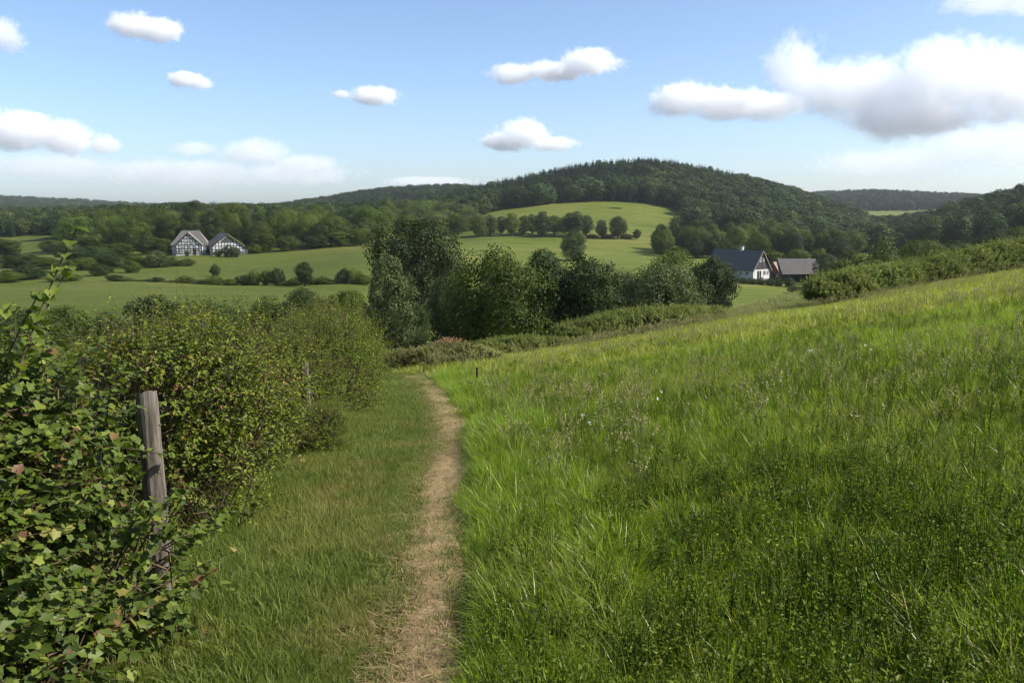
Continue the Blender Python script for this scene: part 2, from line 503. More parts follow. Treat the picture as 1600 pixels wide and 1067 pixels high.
# ------------------------------------------------------------------ scattering with geometry nodes (for uncountable stuff)
def scatter(name, label, cat, P, rot, scl, idx, protos):
    me = bpy.data.meshes.new(name)
    n = len(P)
    me.vertices.add(n); me.vertices.foreach_set('co', np.asarray(P, np.float32).ravel())
    a = me.attributes.new('rot', 'FLOAT_VECTOR', 'POINT'); a.data.foreach_set('vector', np.asarray(rot, np.float32).ravel())
    scl = np.asarray(scl, np.float32)
    if scl.ndim == 1: scl = np.repeat(scl[:, None], 3, 1)
    a = me.attributes.new('scl', 'FLOAT_VECTOR', 'POINT'); a.data.foreach_set('vector', scl.ravel())
    a = me.attributes.new('idx', 'INT', 'POINT'); a.data.foreach_set('value', np.asarray(idx, np.int32))
    o = link(name, me)
    c = bpy.data.collections.new(name + '_kinds')
    for i, p in enumerate(protos):
        q = bpy.data.objects.new('%s_kind_%02d' % (name, i), p)
        c.objects.link(q)
    g = bpy.data.node_groups.new(name, 'GeometryNodeTree')
    g.interface.new_socket('Geometry', in_out='INPUT', socket_type='NodeSocketGeometry')
    g.interface.new_socket('Geometry', in_out='OUTPUT', socket_type='NodeSocketGeometry')
    N, L = g.nodes, g.links
    gi, go = N.new('NodeGroupInput'), N.new('NodeGroupOutput')
    ci = N.new('GeometryNodeCollectionInfo'); ci.inputs['Collection'].default_value = c
    ci.inputs['Separate Children'].default_value = True; ci.inputs['Reset Children'].default_value = True
    ip = N.new('GeometryNodeInstanceOnPoints'); ip.inputs['Pick Instance'].default_value = True
    def na(nm, t):
        q = N.new('GeometryNodeInputNamedAttribute'); q.data_type = t; q.inputs['Name'].default_value = nm
        return q.outputs['Attribute']
    L.new(gi.outputs[0], ip.inputs['Points']); L.new(ci.outputs[0], ip.inputs['Instance'])
    e2r = N.new('FunctionNodeEulerToRotation')
    L.new(na('rot', 'FLOAT_VECTOR'), e2r.inputs[0]); L.new(e2r.outputs[0], ip.inputs['Rotation'])
    L.new(na('scl', 'FLOAT_VECTOR'), ip.inputs['Scale'])
    L.new(na('idx', 'INT'), ip.inputs['Instance Index'])
    L.new(ip.outputs[0], go.inputs[0])
    md = o.modifiers.new('scatter', 'NODES'); md.node_group = g
    tag(o, label, cat, kind='stuff')
    return o

# ------------------------------------------------------------------ tree prototypes
def crown_np(seed, Hh, Rr, base, nl, nleaf, leaf, top=1.0, lobe=.42, spread=.62, squash=1.0):
    r = np.random.default_rng(seed)
    cz = (base + Hh) / 2; hz = (Hh - base) / 2
    lob = []
    for i in range(nl):
        # fibonacci directions with jitter
        z = 1 - 2 * (i + .5) / nl
        an = i * 2.39996 + r.uniform(-.4, .4)
        z = np.clip(z + r.uniform(-.12, .12), -1, 1)
        q = math.sqrt(1 - z * z)
        taper = 1 - .35 * max(0, z) * (1 - top) - .15 * max(0, -z)
        k = spread * r.uniform(.68, 1.25)
        c = np.array((math.cos(an) * q * Rr * k * taper, math.sin(an) * q * Rr * k * taper, cz + z * hz * .68 * r.uniform(.85, 1.1)))
        lob.append((c, Rr * lobe * r.uniform(.6, 1.3)))
    lob.append((np.array((0, 0, cz)), Rr * .5))
    lob.append((np.array((0, 0, cz - hz * .35)), Rr * .45))
    lob.append((np.array((r.uniform(-.1, .1) * Rr, 0, Hh - Rr * lobe * .8)), Rr * lobe * .8))
    C = np.array([l[0] for l in lob]); rad = np.array([l[1] for l in lob])
    wgt = rad ** 2; wgt /= wgt.sum()
    n = int(nleaf * 2.6)
    li = r.choice(len(lob), n, p=wgt)
    d = unit(r.normal(size=(n, 3)))
    # sub-clumps: pull directions toward random clump directions
    nc = 16
    cl = unit(r.normal(size=(len(lob), nc, 3)))
    ci = r.integers(0, nc, n)
    d = unit(d * .5 + cl[li, ci] * r.uniform(.5, 1.2, (n, 1)))
    rr = rad[li] * (1 + .26 * np.sin(cl[li, ci, 0] * 17 + li) - np.abs(r.normal(0, .14, n)))
    P = C[li] + d * rr[:, None] * np.array((1, 1, .88 * squash))
    # drop leaves buried deep in other lobes
    dist = np.linalg.norm(P[:, None, :] - C[None], axis=2) / rad[None]
    dist[np.arange(n), li] = 9
    keep = (dist.min(1) > .72) | (r.random(n) < .12)
    keep &= P[:, 2] > base * .55
    P, d, li, ci = P[keep][:nleaf], d[keep][:nleaf], li[keep][:nleaf], ci[keep][:nleaf]
    n = len(P)
    N = unit(d * 1.15 + r.normal(size=(n, 3)) * .42 + np.array((0, 0, .3)))
    T = unit(r.normal(size=(n, 3)))
    S = leaf * r.uniform(.45, 1.4, n)
    V, F = place_template(P, N, T, S, *LEAF_Q)
    tone = np.clip(.45 + .22 * r.normal(size=n) + .18 * np.sin(li * 3.7) + .12 * np.sin(ci * 2.1 + li), 0, 1)
    return V, F, tone, C, rad

def trunk_np(seed, Hh, base, Rt, C, rad):
    r = np.random.default_rng(seed + 99)
    n = 7
    top = Hh * .78
    zz = np.linspace(-.4, top, n)
    sway = np.cumsum(r.normal(0, .03 * Hh / n, (n, 2)), 0)
    pts = np.column_stack([sway[:, 0] - sway[0, 0], sway[:, 1] - sway[0, 1], zz])
    rads = Rt * np.linspace(1.25, .22, n); rads[0] *= 1.25
    parts = [tube(pts, rads, 8)]
    for c, q in list(zip(C, rad))[:-3]:
        zs = max(base * .7, c[2] - .35 * np.hypot(c[0], c[1]) - .1 * Hh)
        zs = min(zs, top * .92)
        st = np.array((np.interp(zs, zz, pts[:, 0]), np.interp(zs, zz, pts[:, 1]), zs))
        md = st * .5 + c * .5 + np.array((0, 0, -.06 * Hh)) * r.uniform(.2, 1)
        rt = np.interp(zs, zz, rads) * .5
        parts.append(tube([st, md, c * .97 + st * .03], [rt, rt * .6, rt * .22], 5))
    return join_vf(parts)

PROTO = {}
def make_proto(key, seed, Hh, Rr, base, nl, nleaf, leaf, Rt=.3, **kw):
    V, F, tone, C, rad = crown_np(seed, Hh, Rr, base, nl, nleaf, leaf, **kw)
    cm = mesh_np('crown_' + key, V, F, [M_OAK], False, tone)
    V, F = trunk_np(seed, Hh, base, Rt, C, rad)
    tm = mesh_np('trunk_' + key, V, F, [M_BARK], True)
    PROTO[key] = (tm, cm, Hh, Rr)

# heights normalised to 10 m
make_proto('oak_a', 1, 10, 4.6, .9, 23, 24000, .225, lobe=.40)
make_proto('oak_b', 2, 10, 4.3, .6, 26, 24000, .225, lobe=.36, top=.8)
make_proto('oak_c', 3, 10, 5.2, .9, 25, 24000, .235, lobe=.38, spread=.68)
make_proto('round_a', 4, 10, 4.1, .3, 19, 18000, .225, lobe=.45, top=.7)
make_proto('round_b', 5, 10, 3.6, .5, 20, 18000, .21, lobe=.44, top=.6)
make_proto('tall_a', 6, 10, 2.9, 1.2, 22, 18000, .2, lobe=.46, top=.6)
make_proto('tall_b', 8, 10, 3.1, .3, 26, 18000, .19, lobe=.40, top=.75)
make_proto('shrub_a', 11, 10, 6.0, .2, 16, 8000, .42, Rt=.25, lobe=.42)
make_proto('shrub_b', 12, 10, 7.0, .1, 20, 8000, .46, Rt=.25, lobe=.38)
make_proto('shrub_c', 13, 10, 5.2, .2, 14, 7000, .42, Rt=.25, lobe=.44, top=.7)

def conifer_mesh(key, seed, Rr, nlev, leaf):
    r = np.random.default_rng(seed)
    Hh = 10
    V, F, tone = [], [], []
    o = 0
    for i in range(nlev):
        f = (i + r.uniform(0, .6)) / nlev
        z = .8 + f * 9.1
        L = Rr * (1 - f) ** .85 * r.uniform(.8, 1.15) + .12
        nb = 9 if f < .7 else 6
        for b in range(nb):
            an = b * 2 * math.pi / nb + i * .9 + r.uniform(-.25, .25)
            l = L * r.uniform(.75, 1.15)
            wd = l * .34 + .08
            dv = np.array((math.cos(an), math.sin(an), 0)); sv = np.array((-dv[1], dv[0], 0))
            drop = r.uniform(.15, .45)
            p0 = np.array((0, 0, z)); p1 = p0 + dv * l * .55 + np.array((0, 0, -drop * .2 * l)); p2 = p0 + dv * l + np.array((0, 0, -drop * l))
            V += [p0 + sv * .05, p0 - sv * .05, p1 + sv * wd - np.array((0, 0, wd * .4)), p1 - sv * wd - np.array((0, 0, wd * .4)), p1 + np.array((0, 0, .05)), p2]
            F += [(o, o + 4, o + 5, o + 2), (o + 1, o + 3, o + 5, o + 4)]
            t = r.uniform(.2, .9); tone += [t, min(1, t + r.uniform(-.2, .2))]
            o += 6
    V.append((0, 0, 10.4)); V += [(.12, 0, 9.2), (-.06, .1, 9.2), (-.06, -.1, 9.2)]
    F += [(o, o + 1, o + 2, o), (o, o + 2, o + 3, o)]
    F = [f for f in F if len(set(f)) == 4]; tone = tone[:len(F)]
    cm = mesh_np('crown_' + key, np.array(V), np.array(F), [M_CONI], False, np.array(tone))
    tv, tf = tube([(0, 0, -.4), (0, 0, 5), (0, 0, 10)], [.22, .13, .02], 7)
    tm = mesh_np('trunk_' + key, tv, tf, [M_BARK], True)
    PROTO[key] = (tm, cm, Hh, Rr)
conifer_mesh('fir_a', 21, 2.3, 22, 1)
conifer_mesh('fir_b', 22, 1.9, 26, 1)
conifer_mesh('fir_c', 23, 2.7, 18, 1)

# ------------------------------------------------------------------ single trees
def tree(name, kind, foliage, x, y, height, label, cat='tree', group=None, width=None, rz=None, dz=-.15):
    tm, cm, Hh, Rr = PROTO[kind]
    s = height / Hh
    sx = s if width is None else width / (2 * Rr)
    e = link(name, None, None, (x, y, h1(x, y) + dz), (0, 0, rng.uniform(0, 6.28) if rz is None else rz), (sx, sx, s))
    e.empty_display_size = .5
    link('trunk', tm, e)
    c = link('crown', cm, e)
    c.material_slots[0].link = 'OBJECT'
    c.material_slots[0].material = foliage
    tag(e, label, cat, group)
    return e

def tree_px(name, kind, foliage, px, top, D, hw, label, **kw):
    """tree in photo column px whose top reaches row top, standing at depth D"""
    x = col_x(px, D)
    g = h1(x, D)
    t = at(px, top, D).z
    return tree(name, kind, foliage, x, D, max(.6, t - g + .15), label, width=2 * hw / F_PX * D if hw else None, **kw)

# the trees of the valley floor, in front
V = 'valley trees beyond the path'
tree_px('willow_tree', 'tall_b', M_GREY, 606, 398, 88, 48, 'grey-green willow at the left end of the front row of valley trees', group=V)
tree_px('broadleaf_tree', 'oak_c', M_DARK, 655, 338, 150, 78, 'tallest dark broadleaf tree rising behind the grey-green willow', group=V)
tree_px('broadleaf_tree', 'round_a', M_DARK, 700, 425, 108, 40, 'dark tree between the grey-green willow and the big oak in the valley', group=V)
tree_px('oak_tree', 'oak_a', M_OAK, 780, 388, 90, 82, 'broad bright-topped oak straight behind the end of the path', group=V)
tree_px('oak_tree', 'tall_a', M_DARK, 852, 386, 104, 46, 'narrow oak squeezed between the two broad oaks of the valley', group=V)
tree_px('oak_tree', 'oak_b', M_DARK, 922, 390, 92, 66, 'broad dark oak right of the narrow one, above the meadow hedge', group=V)
tree_px('broadleaf_tree', 'oak_c', M_GREY, 1033, 408, 112, 64, 'spreading tree above the right end of the low meadow hedge', group=V)
tree_px('broadleaf_tree', 'round_a', M_LIGHT, 1055, 388, 142, 46, 'paler tree peeping over the spreading tree left of the farmhouse', group=V)
tree_px('broadleaf_tree', 'oak_b', M_DARK, 1112, 394, 130, 46, 'dark tree left of the white farmhouse', group=V)
tree_px('broadleaf_tree', 'oak_a', M_DARK, 985, 425, 120, 36, 'small dark tree behind the gap right of the broad oaks', group=V)
tree_px('broadleaf_tree', 'round_a', M_DARK, 735, 452, 105, 34, 'low dark tree in front of the tallest valley tree', group=V)
tree_px('broadleaf_tree', 'round_b', M_DARK, 640, 470, 100, 34, 'low dark tree right beside the grey-green willow', group=V)
tree_px('broadleaf_tree', 'oak_c', M_OAK, 870, 455, 112, 40, 'shadowed tree filling in behind the narrow oak', group=V)
tree_px('round_tree', 'round_a', M_DARK, 897, 360, 325, 22, 'lone round dark tree standing on the lower hill meadow')
tree_px('small_tree', 'round_b', M_DARK, 472, 408, 202, 15, 'small lone tree on the hedge line below the left meadow')
# left hand scrub beyond the garden hedge
for i, (px, top, D, hw, k, m_, lb) in enumerate([
    (15, 488, 92, 46, 'shrub_b', M_DARK, 'dark thicket at the left edge behind the lower field'),
    (95, 478, 95, 44, 'shrub_a', M_LIGHT, 'pale thicket second from the left edge behind the lower field'),
    (160, 492, 94, 30, 'shrub_c', M_DARK, 'small thicket just left of the green gap behind the bramble hedge'),
    (235, 462, 92, 52, 'shrub_a', M_DARK, 'dark bushy tree right of the green gap behind the bramble hedge'),
    (330, 474, 93, 50, 'shrub_b', M_DARK, 'broad dark bush behind the middle of the bramble hedge'),
    (410, 470, 95, 40, 'shrub_c', M_OAK, 'middling bush behind the bramble hedge below the small lone tree'),
    (470, 450, 95, 40, 'round_a', M_DARK, 'rounded dark tree behind the far end of the bramble hedge'),
    (535, 452, 98, 44, 'oak_c', M_OAK, 'bushy tree just left of the grey-green willow')]):
    tree_px('thicket', k, m_, px, top, D, hw, lb, cat='bush', group='scrub across the lower left field')
# left middle distance
for px, top, D, hw, k, m_, lb in [
    (243, 392, 262, 26, 'shrub_a', M_GREY, 'grey-green bush below the left timber-framed house'),
    (20, 396, 262, 34, 'oak_c', M_DARK, 'dark tree at the left edge below the pale field'),
    (62, 402, 255, 24, 'round_a', M_OAK, 'round tree second from the left edge below the pale field'),
    (100, 380, 300, 24, 'round_a', M_DARK, 'dark round tree at the right end of the pale field'),
    (136, 384, 285, 34, 'oak_a', M_DARK, 'broad dark tree left of the timber-framed houses'),
    (180, 378, 315, 30, 'oak_b', M_OAK, 'tree midway between the pale field and the timber-framed houses'),
    (30, 415, 215, 34, 'shrub_a', M_DARK, 'low dark bush at the left edge on the valley floor'),
    (95, 428, 210, 30, 'shrub_b', M_OAK, 'low bush on the valley floor below the dark round tree'),
    (5, 372, 330, 26, 'oak_b', M_DARK, 'tall dark tree cut by the left edge beside the pale field'),
    (165, 395, 255, 22, 'oak_c', M_DARK, 'dark spreading tree below the gap left of the timber-framed houses'),
    (205, 398, 262, 20, 'round_b', M_OAK, 'round tree left of the grey-green bush below the houses'),
    (150, 412, 228, 20, 'shrub_a', M_DARK, 'dark bush at the left end of the long hedge line'),
    (75, 374, 345, 18, 'round_a', M_OAK, 'round tree standing in the pale field at the left'),
    (222, 366, 322, 22, 'oak_a', M_DARK, 'tall dark tree close left of the timber-framed houses'),
    (252, 372, 322, 14, 'round_b', M_OAK, 'round tree touching the left timber-framed house'),
    (410, 362, 326, 22, 'oak_b', M_OAK, 'spreading tree close right of the timber-framed houses'),
    (446, 368, 330, 20, 'oak_c', M_LIGHT, 'pale tree second right of the timber-framed houses'),
    (492, 366, 334, 20, 'oak_a', M_DARK, 'dark tree third right of the timber-framed houses'),
    (530, 360, 338, 22, 'oak_b', M_LIGHT, 'pale tree at the upper corner of the left meadow'),
    (562, 356, 340, 20, 'oak_c', M_OAK, 'tree at the top of the left meadow beside the tallest valley tree'),
    (198, 408, 240, 16, 'shrub_c', M_OAK, 'round bush on the slope below the dark tree left of the houses'),
    (120, 402, 250, 26, 'oak_c', M_OAK, 'spreading tree in the middle of the left fields'),
    (48, 420, 222, 22, 'oak_b', M_DARK, 'dark tree on the valley floor near the left edge'),
    (0, 425, 205, 26, 'oak_a', M_OAK, 'tree cut by the left edge on the valley floor'),
    (330, 414, 235, 8, 'shrub_c', M_DARK, 'tiny bush alone on the left meadow below the houses')]:
    tree_px('field_tree', k, m_, px, top, D, hw, lb, cat='tree', group='trees and bushes around the left fields')
# hedge line at the foot of the left meadow
for i, px in enumerate([172, 190, 214, 238, 262, 284, 306, 330, 352, 376, 392, 410, 428, 446, 462, 486, 500, 517, 535, 552, 566]):
    big = px in (392, 410, 428, 535, 552)
    tree_px('hedgerow_bush', ['shrub_a', 'shrub_b', 'shrub_c'][i % 3], [M_DARK, M_OAK, M_LIGHT][(i * 2) % 3], px, (419 + (i * 7) % 6 if big else 429 + (i * 5) % 11), 207, 14 if big else 15,
            'taller bush in the hedge line at the foot of the left meadow' if big else 'low bush in the hedge line at the foot of the left meadow', cat='bush', group='taller hedge line bushes' if big else 'low hedge line bushes')
for i, px in enumerate([70, 92, 112, 136, 160, 186, 208, 232, 268, 290]):
    tree_px('hedgerow_bush', ['shrub_c', 'shrub_a', 'round_a'][i % 3], [M_DARK, M_OAK][i % 2], px, 404 + (i * 7) % 9, 268, 12, 'bush in the upper left hedge line below the timber-framed houses', cat='bush', group='upper left hedge line bushes')
# hedgerow between the two hill meadows
for i, (px, top, hw) in enumerate([(748, 338, 14), (766, 334, 14), (784, 338, 12), (800, 332, 15), (818, 337, 12), (832, 333, 14), (848, 330, 16), (866, 336, 14), (882, 338, 10), (898, 328, 20), (916, 336, 14)]):
    tree_px('hedgerow_tree', ['round_a', 'oak_b', 'tall_b', 'round_b'][i % 4], [M_OAK, M_LIGHT, M_DARK, M_GREY][(i * 3) % 4] if px != 898 else M_DARK, px, top, 470 + 6 * (i % 3), hw,
            'tree in the thick hedgerow between the two hill meadows' if px != 898 else 'tallest darkest tree of the hedgerow between the two hill meadows', group='hedgerow trees between the hill meadows')
for px, top, hw, lb in [(940, 343, 10, 'slim tree right of the thick hedgerow on the hill meadow'), (966, 338, 16, 'round tree standing by itself between the two hill meadows'), (996, 358, 7, 'small bush right of the round tree between the hill meadows')]:
    tree_px('hedgerow_tree', 'round_b' if px != 966 else 'round_a', M_DARK, px, top, 462, hw, lb)
for i, px in enumerate([925, 950, 980]):
    tree_px('hedgerow_bush', 'shrub_b', M_OAK, px, 366, 464, 12, 'low bush along the fence line between the two hill meadows', cat='bush', group='low bushes between hill meadows')
for px, top in [(958, 325), (966, 331)]:
    tree_px('meadow_bush', 'shrub_b', M_DARK, px, top, 606, 7, 'tiny dark bush on the upper hill meadow', cat='bush', group='tiny bushes on the upper meadow')
# round the farm
for px, top, D, hw, k, m_, lb in [
    (1140, 378, 305, 18, 'oak_a', M_DARK, 'dark tree behind the left end of the farmhouse roof'),
    (1212, 388, 310, 16, 'oak_b', M_OAK, 'tree rising behind the farmhouse gable'),
    (1250, 388, 318, 18, 'oak_c', M_OAK, 'tree behind the barn roof ridge'),
    (1284, 386, 312, 16, 'oak_b', M_LIGHT, 'pale tree behind the right end of the barn'),
    (1310, 408, 255, 16, 'shrub_a', M_LIGHT, 'pale bush in front of the right end of the barn'),
    (1296, 396, 280, 20, 'round_a', M_DARK, 'dark tree at the right end of the long barn'),
    (1130, 418, 255, 20, 'oak_b', M_OAK, 'tree covering the left end of the white farmhouse'),
    (1232, 412, 296, 6, 'round_b', M_OAK, 'small tree between the red outbuilding and the barn roof'),
    (1338, 395, 160, 44, 'shrub_a', M_LIGHT, 'pale bush right of the barn behind the long meadow hedge'),
    (1385, 380, 175, 36, 'shrub_c', M_LIGHT, 'pale rounded bush second right of the barn'),
    (1440, 372, 185, 42, 'oak_c', M_OAK, 'spreading tree third right of the barn above the hedge'),
    (1500, 372, 230, 38, 'oak_b', M_DARK, 'dark tree at the foot of the right hill'),
    (1560, 362, 230, 44, 'oak_a', M_DARK, 'broad dark tree near the right edge at the foot of the hill'),
    (1600, 352, 235, 40, 'round_a', M_OAK, 'tree cut by the right edge above the meadow hedge')]:
    tree_px('farm_tree', k, m_, px, top, D, hw, lb, group='trees around the farm and right hill foot')
for i, px in enumerate([1152, 1166, 1180, 1194, 1208, 1222, 1238]):
    tree_px('garden_hedge_bush', 'shrub_b', M_DARK, px, 434, 270, 9, 'clipped bush in the low garden hedge before the white farmhouse', cat='bush', group='farm garden hedge bushes')
for px, hw in [(1249, 12), (1262, 9)]:
    tree_px('field_bush', 'shrub_b', M_DARK, px, 446, 250, hw, 'dark bush on the small field below the barn', cat='bush', group='bushes below the barn')
# left houses' garden
for px, top, D, hw, m_, lb in [(352, 384, 309, 12, M_DARK, 'dark bush before the gable of the right timber-framed house'), (338, 390, 310, 7, M_OAK, 'bush at the left corner of the right timber-framed house'), (366, 387, 308, 9, M_DARK, 'bush at the right corner of the right timber-framed house'),
        (289, 391, 311, 4, M_LIGHT, 'small shrub before the gable of the left timber-framed house'), (323, 388, 318, 6, M_DARK, 'bush in the gap between the two timber-framed houses'), (392, 381, 322, 13, M_OAK, 'bush right of the timber-framed houses'), (258, 386, 316, 9, M_OAK, 'bush left of the timber-framed houses')]:
    tree_px('garden_bush', 'shrub_c', m_, px, top, D, hw, lb, cat='bush', group='garden bushes at the timber-framed houses')

# ------------------------------------------------------------------ woods
def in_poly(px, py, poly):
    inside = np.zeros(px.shape, bool)
    n = len(poly)
    for i in range(n):
        x1, y1 = poly[i]; x2, y2 = poly[(i + 1) % n]
        c = ((y1 > py) != (y2 > py)) & (px < (x2 - x1) * (py - y1) / (y2 - y1 + 1e-9) + x1)
        inside ^= c
    return inside
CLEAR = [  # open meadow patches, as photo outline + depth range of the ground
    ([(745, 340), (775, 328), (850, 320), (920, 315), (1000, 317), (1065, 329), (1080, 345), (1020, 400), (740, 400)], 440, 650),
    ([(700, 366), (1015, 370), (1030, 400), (1000, 480), (700, 480)], 200, 500),
    ([(-400, 366), (85, 366), (75, 395), (-400, 395)], 370, 480),
    ([(1300, 327), (1410, 327), (1420, 348), (1320, 350)], 1100, 1490),
]
def wood_points(px0, px1, D0, D1, spacing, seed, extra=None):
    r = np.random.default_rng(seed)
    xa, xb = min(col_x(px0, D0), col_x(px0, D1)), max(col_x(px1, D0), col_x(px1, D1))
    gx, gy = np.meshgrid(np.arange(xa, xb, spacing), np.arange(D0, D1, spacing))
    x = (gx + r.uniform(-.42, .42, gx.shape) * spacing).ravel(); y = (gy + r.uniform(-.42, .42, gx.shape) * spacing).ravel()
    z = H(x, y)
    px, py = proj(np.stack([x, y, z], -1))
    ok = (px > px0) & (px < px1) & (y > D0) & (y < D1)
    for poly, a, b in CLEAR:
        ok &= ~(in_poly(px, py, poly) & (y > a) & (y < b))
    if extra is not None: ok &= extra(px, py, x, y)
    return x[ok], y[ok], z[ok], px[ok], py[ok]

def wood_singles(name, pts, hmin, hmax, mats, label, group, kinds=('oak_a', 'oak_b', 'oak_c', 'round_a', 'round_b', 'tall_b'), seed=1, cat='tree', cuts=(), regions=('',)):
    r = np.random.default_rng(seed)
    for x, y in zip(pts[0], pts[1]):
        h = r.uniform(hmin, hmax)
        k = kinds[r.integers(len(kinds))]
        m_ = mats[r.integers(len(mats))]
        pxx = 800 + F_PX * x / (y * CP)
        lb = label % ({M_OAK: 'mid-green', M_LIGHT: 'pale green', M_DARK: 'dark green', M_GREY: 'grey-green'}[m_], {'oak': 'spreading', 'roun': 'round-headed', 'tall': 'slender'}[k[:4].rstrip('_')], regions[int(np.searchsorted(cuts, pxx))])
        tree(name, k, m_, x, y, h, lb, cat, group, width=2 * PROTO[k][3] * h / 10 * r.uniform(.9, 1.25), rz=r.uniform(0, 6.28), dz=-.4)

# wood behind the timber-framed houses, front rows
lim = lambda px, py, x, y: ~((px > 255) & (px < 400) & (y < 345)) & ~((px < 110) & (y < 480))
pA = wood_points(-20, 600, 338, 430, 11.0, 31, lim)
wood_singles('wood_tree', pA, 8.0, 16, [M_OAK, M_LIGHT, M_LIGHT, M_DARK, M_OAK], '%s %s wood tree %s', 'wood behind the timber-framed houses', seed=3, cuts=(150, 255, 330, 400, 500), regions=('beyond the pale field', 'left of the timber-framed houses', 'behind the left timber-framed house', 'behind the right timber-framed house', 'right of the timber-framed houses', 'left of the tallest valley tree'))
pB = wood_points(600, 760, 480, 640, 12.5, 32)
wood_singles('wood_tree', pB, 10, 15, [M_LIGHT, M_OAK, M_LIGHT, M_GREY], '%s %s wood tree %s', 'wood left of the hill meadows', seed=4, cuts=(650, 705), regions=('above the grey-green willow', 'above the tallest valley tree', 'left of the upper hill meadow'))
pC = wood_points(1018, 1330, 372, 470, 11.5, 33, lambda px, py, x, y: ~((px > 1120) & (px < 1300) & (y < 380)))
wood_singles('wood_tree', pC, 9.5, 14, [M_OAK, M_OAK, M_LIGHT, M_DARK], '%s %s wood tree %s', 'wood above the farm', seed=5, cuts=(1090, 1150, 1215, 1275), regions=('right of the hill meadows', 'left of the white farmhouse', 'above the white farmhouse roof', 'above the barn roof', 'right of the barn'))

def decimated(key, m_, frac, grow):
    """lighter crown + trunk in one mesh for far woods"""
    tm, cm, Hh, Rr = PROTO[key]
    nv = len(cm.vertices); co = np.empty(nv * 3, np.float32); cm.vertices.foreach_get('co', co)
    co = co.reshape(-1, 4, 3)
    tone = np.empty(len(cm.polygons), np.float32); cm.attributes['tone'].data.foreach_get('value', tone)
    r = np.random.default_rng(5)
    idx = r.choice(len(co), int(len(co) * frac), replace=False)
    q = co[idx]; c = q.mean(1, keepdims=True); q = c + (q - c) * grow
    tv, tf = tube([(0, 0, -.4), (0, 0, 4), (0, 0, 7.5)], [.3, .2, .06], 6)
    Vv = np.concatenate([q.reshape(-1, 3), tv])
    Ff = np.concatenate([np.arange(len(q) * 4).reshape(-1, 4), tf + len(q) * 4])
    me = mesh_np('far_' + key, Vv, Ff, [m_, M_BARK], False, np.concatenate([tone[idx], np.full(len(tf), .3)]))
    mi = np.zeros(len(Ff), np.int32); mi[len(q):] = 1
    me.polygons.foreach_set('material_index', mi)
    return me
def fir_far(key):
    tm, cm, Hh, Rr = PROTO[key]
    return cm
FAR_D = [decimated('oak_a', M_FAR_A, .12, 2.5), decimated('oak_b', M_FAR_B, .12, 2.5), decimated('round_a', M_FAR_A, .14, 2.5), decimated('oak_c', M_FAR_A, .12, 2.5), decimated('tall_b', M_FAR_B, .15, 2.5)]
FAR_F = [fir_far('fir_a'), fir_far('fir_b'), fir_far('fir_c')]

def far_wood(name, label, pts, hmin, hmax, conifer, seed):
    """conifer: probability (array or number) that a point is a fir"""
    r = np.random.default_rng(seed)
    x, y, z = pts[:3]
    n = len(x)
    isf = r.random(n) < conifer
    P = np.stack([x, y, z - .4], -1)
    rot = np.zeros((n, 3)); rot[:, 2] = r.uniform(0, 6.28, n)
    h = r.uniform(hmin, hmax, n) / 10
    protos = FAR_D + FAR_F
    idx = np.where(isf, r.integers(len(FAR_D), len(protos), n), r.integers(0, len(FAR_D), n))
    s = np.stack([h * np.where(isf, 1, 1.12) * r.uniform(.85, 1.25, n), h * np.where(isf, 1, 1.12) * r.uniform(.85, 1.25, n), h * np.where(isf, .98, .95)], -1)
    return scatter(name, label, 'wood', P, rot, s, idx, protos)

# main hill
p = wood_points(700, 1420, 615, 1000, 7.4, 41, lambda px, py, x, y: (px < 1340) | (y < 720))
u = np.clip((p[1] - 660) / 160, 0, 1)
cz = np.clip(.1 + 1.0 * u * smooth(1250, 950, p[3]) + .55 * smooth(1100, 850, p[3]) * (p[1] > 640) + .5 * (p[1] > 800), 0, .97)
far_wood('hill_wood', 'mixed dark wood covering the main rounded hill', p, 13, 18, cz, 51)
p = wood_points(1020, 1400, 470, 640, 9.5, 42)
far_wood('hill_foot_wood', 'broadleaf wood on the right flank of the main hill', p, 10, 18, .04, 52)
p = wood_points(-60, 760, 430, 800, 9.5, 43, lambda px, py, x, y: ~((px > 600) & (y < 640)))
far_wood('left_wood', 'broadleaf wood stretching behind the timber-framed houses to the second hill', p, 9, 14, .12, 53)
p = wood_points(380, 800, 800, 1500, 8.5, 44)
far_wood('second_hill_wood', 'dark fir wood on the low hill left of the main hill', p, 11, 15, .9, 54)
p = wood_points(-250, 480, 1500, 2700, 17, 45)
far_wood('ridge_wood', 'distant blue-green wood along the far left ridge', p, 14, 20, .85, 55)
p = wood_points(1230, 1560, 1470, 2000, 9, 46)
far_wood('gap_hill_wood', 'distant dark wood on the flat hill in the gap', p, 13, 17, .9, 56)
p = wood_points(1385, 1900, 400, 800, 8.5, 47, lambda px, py, x, y: (px > 1400 + (y < 480) * 40))
far_wood('right_hill_wood', 'dark wood covering the hill at the right edge', p, 11, 16, np.where(p[1] > 520, .6, .1), 57)
p = wood_points(1290, 1480, 480, 1150, 11, 48, lambda px, py, x, y: (py > 346))
far_wood('gap_wood', 'broadleaf wood in the gap between the two hills', p, 8, 12, .25, 58)

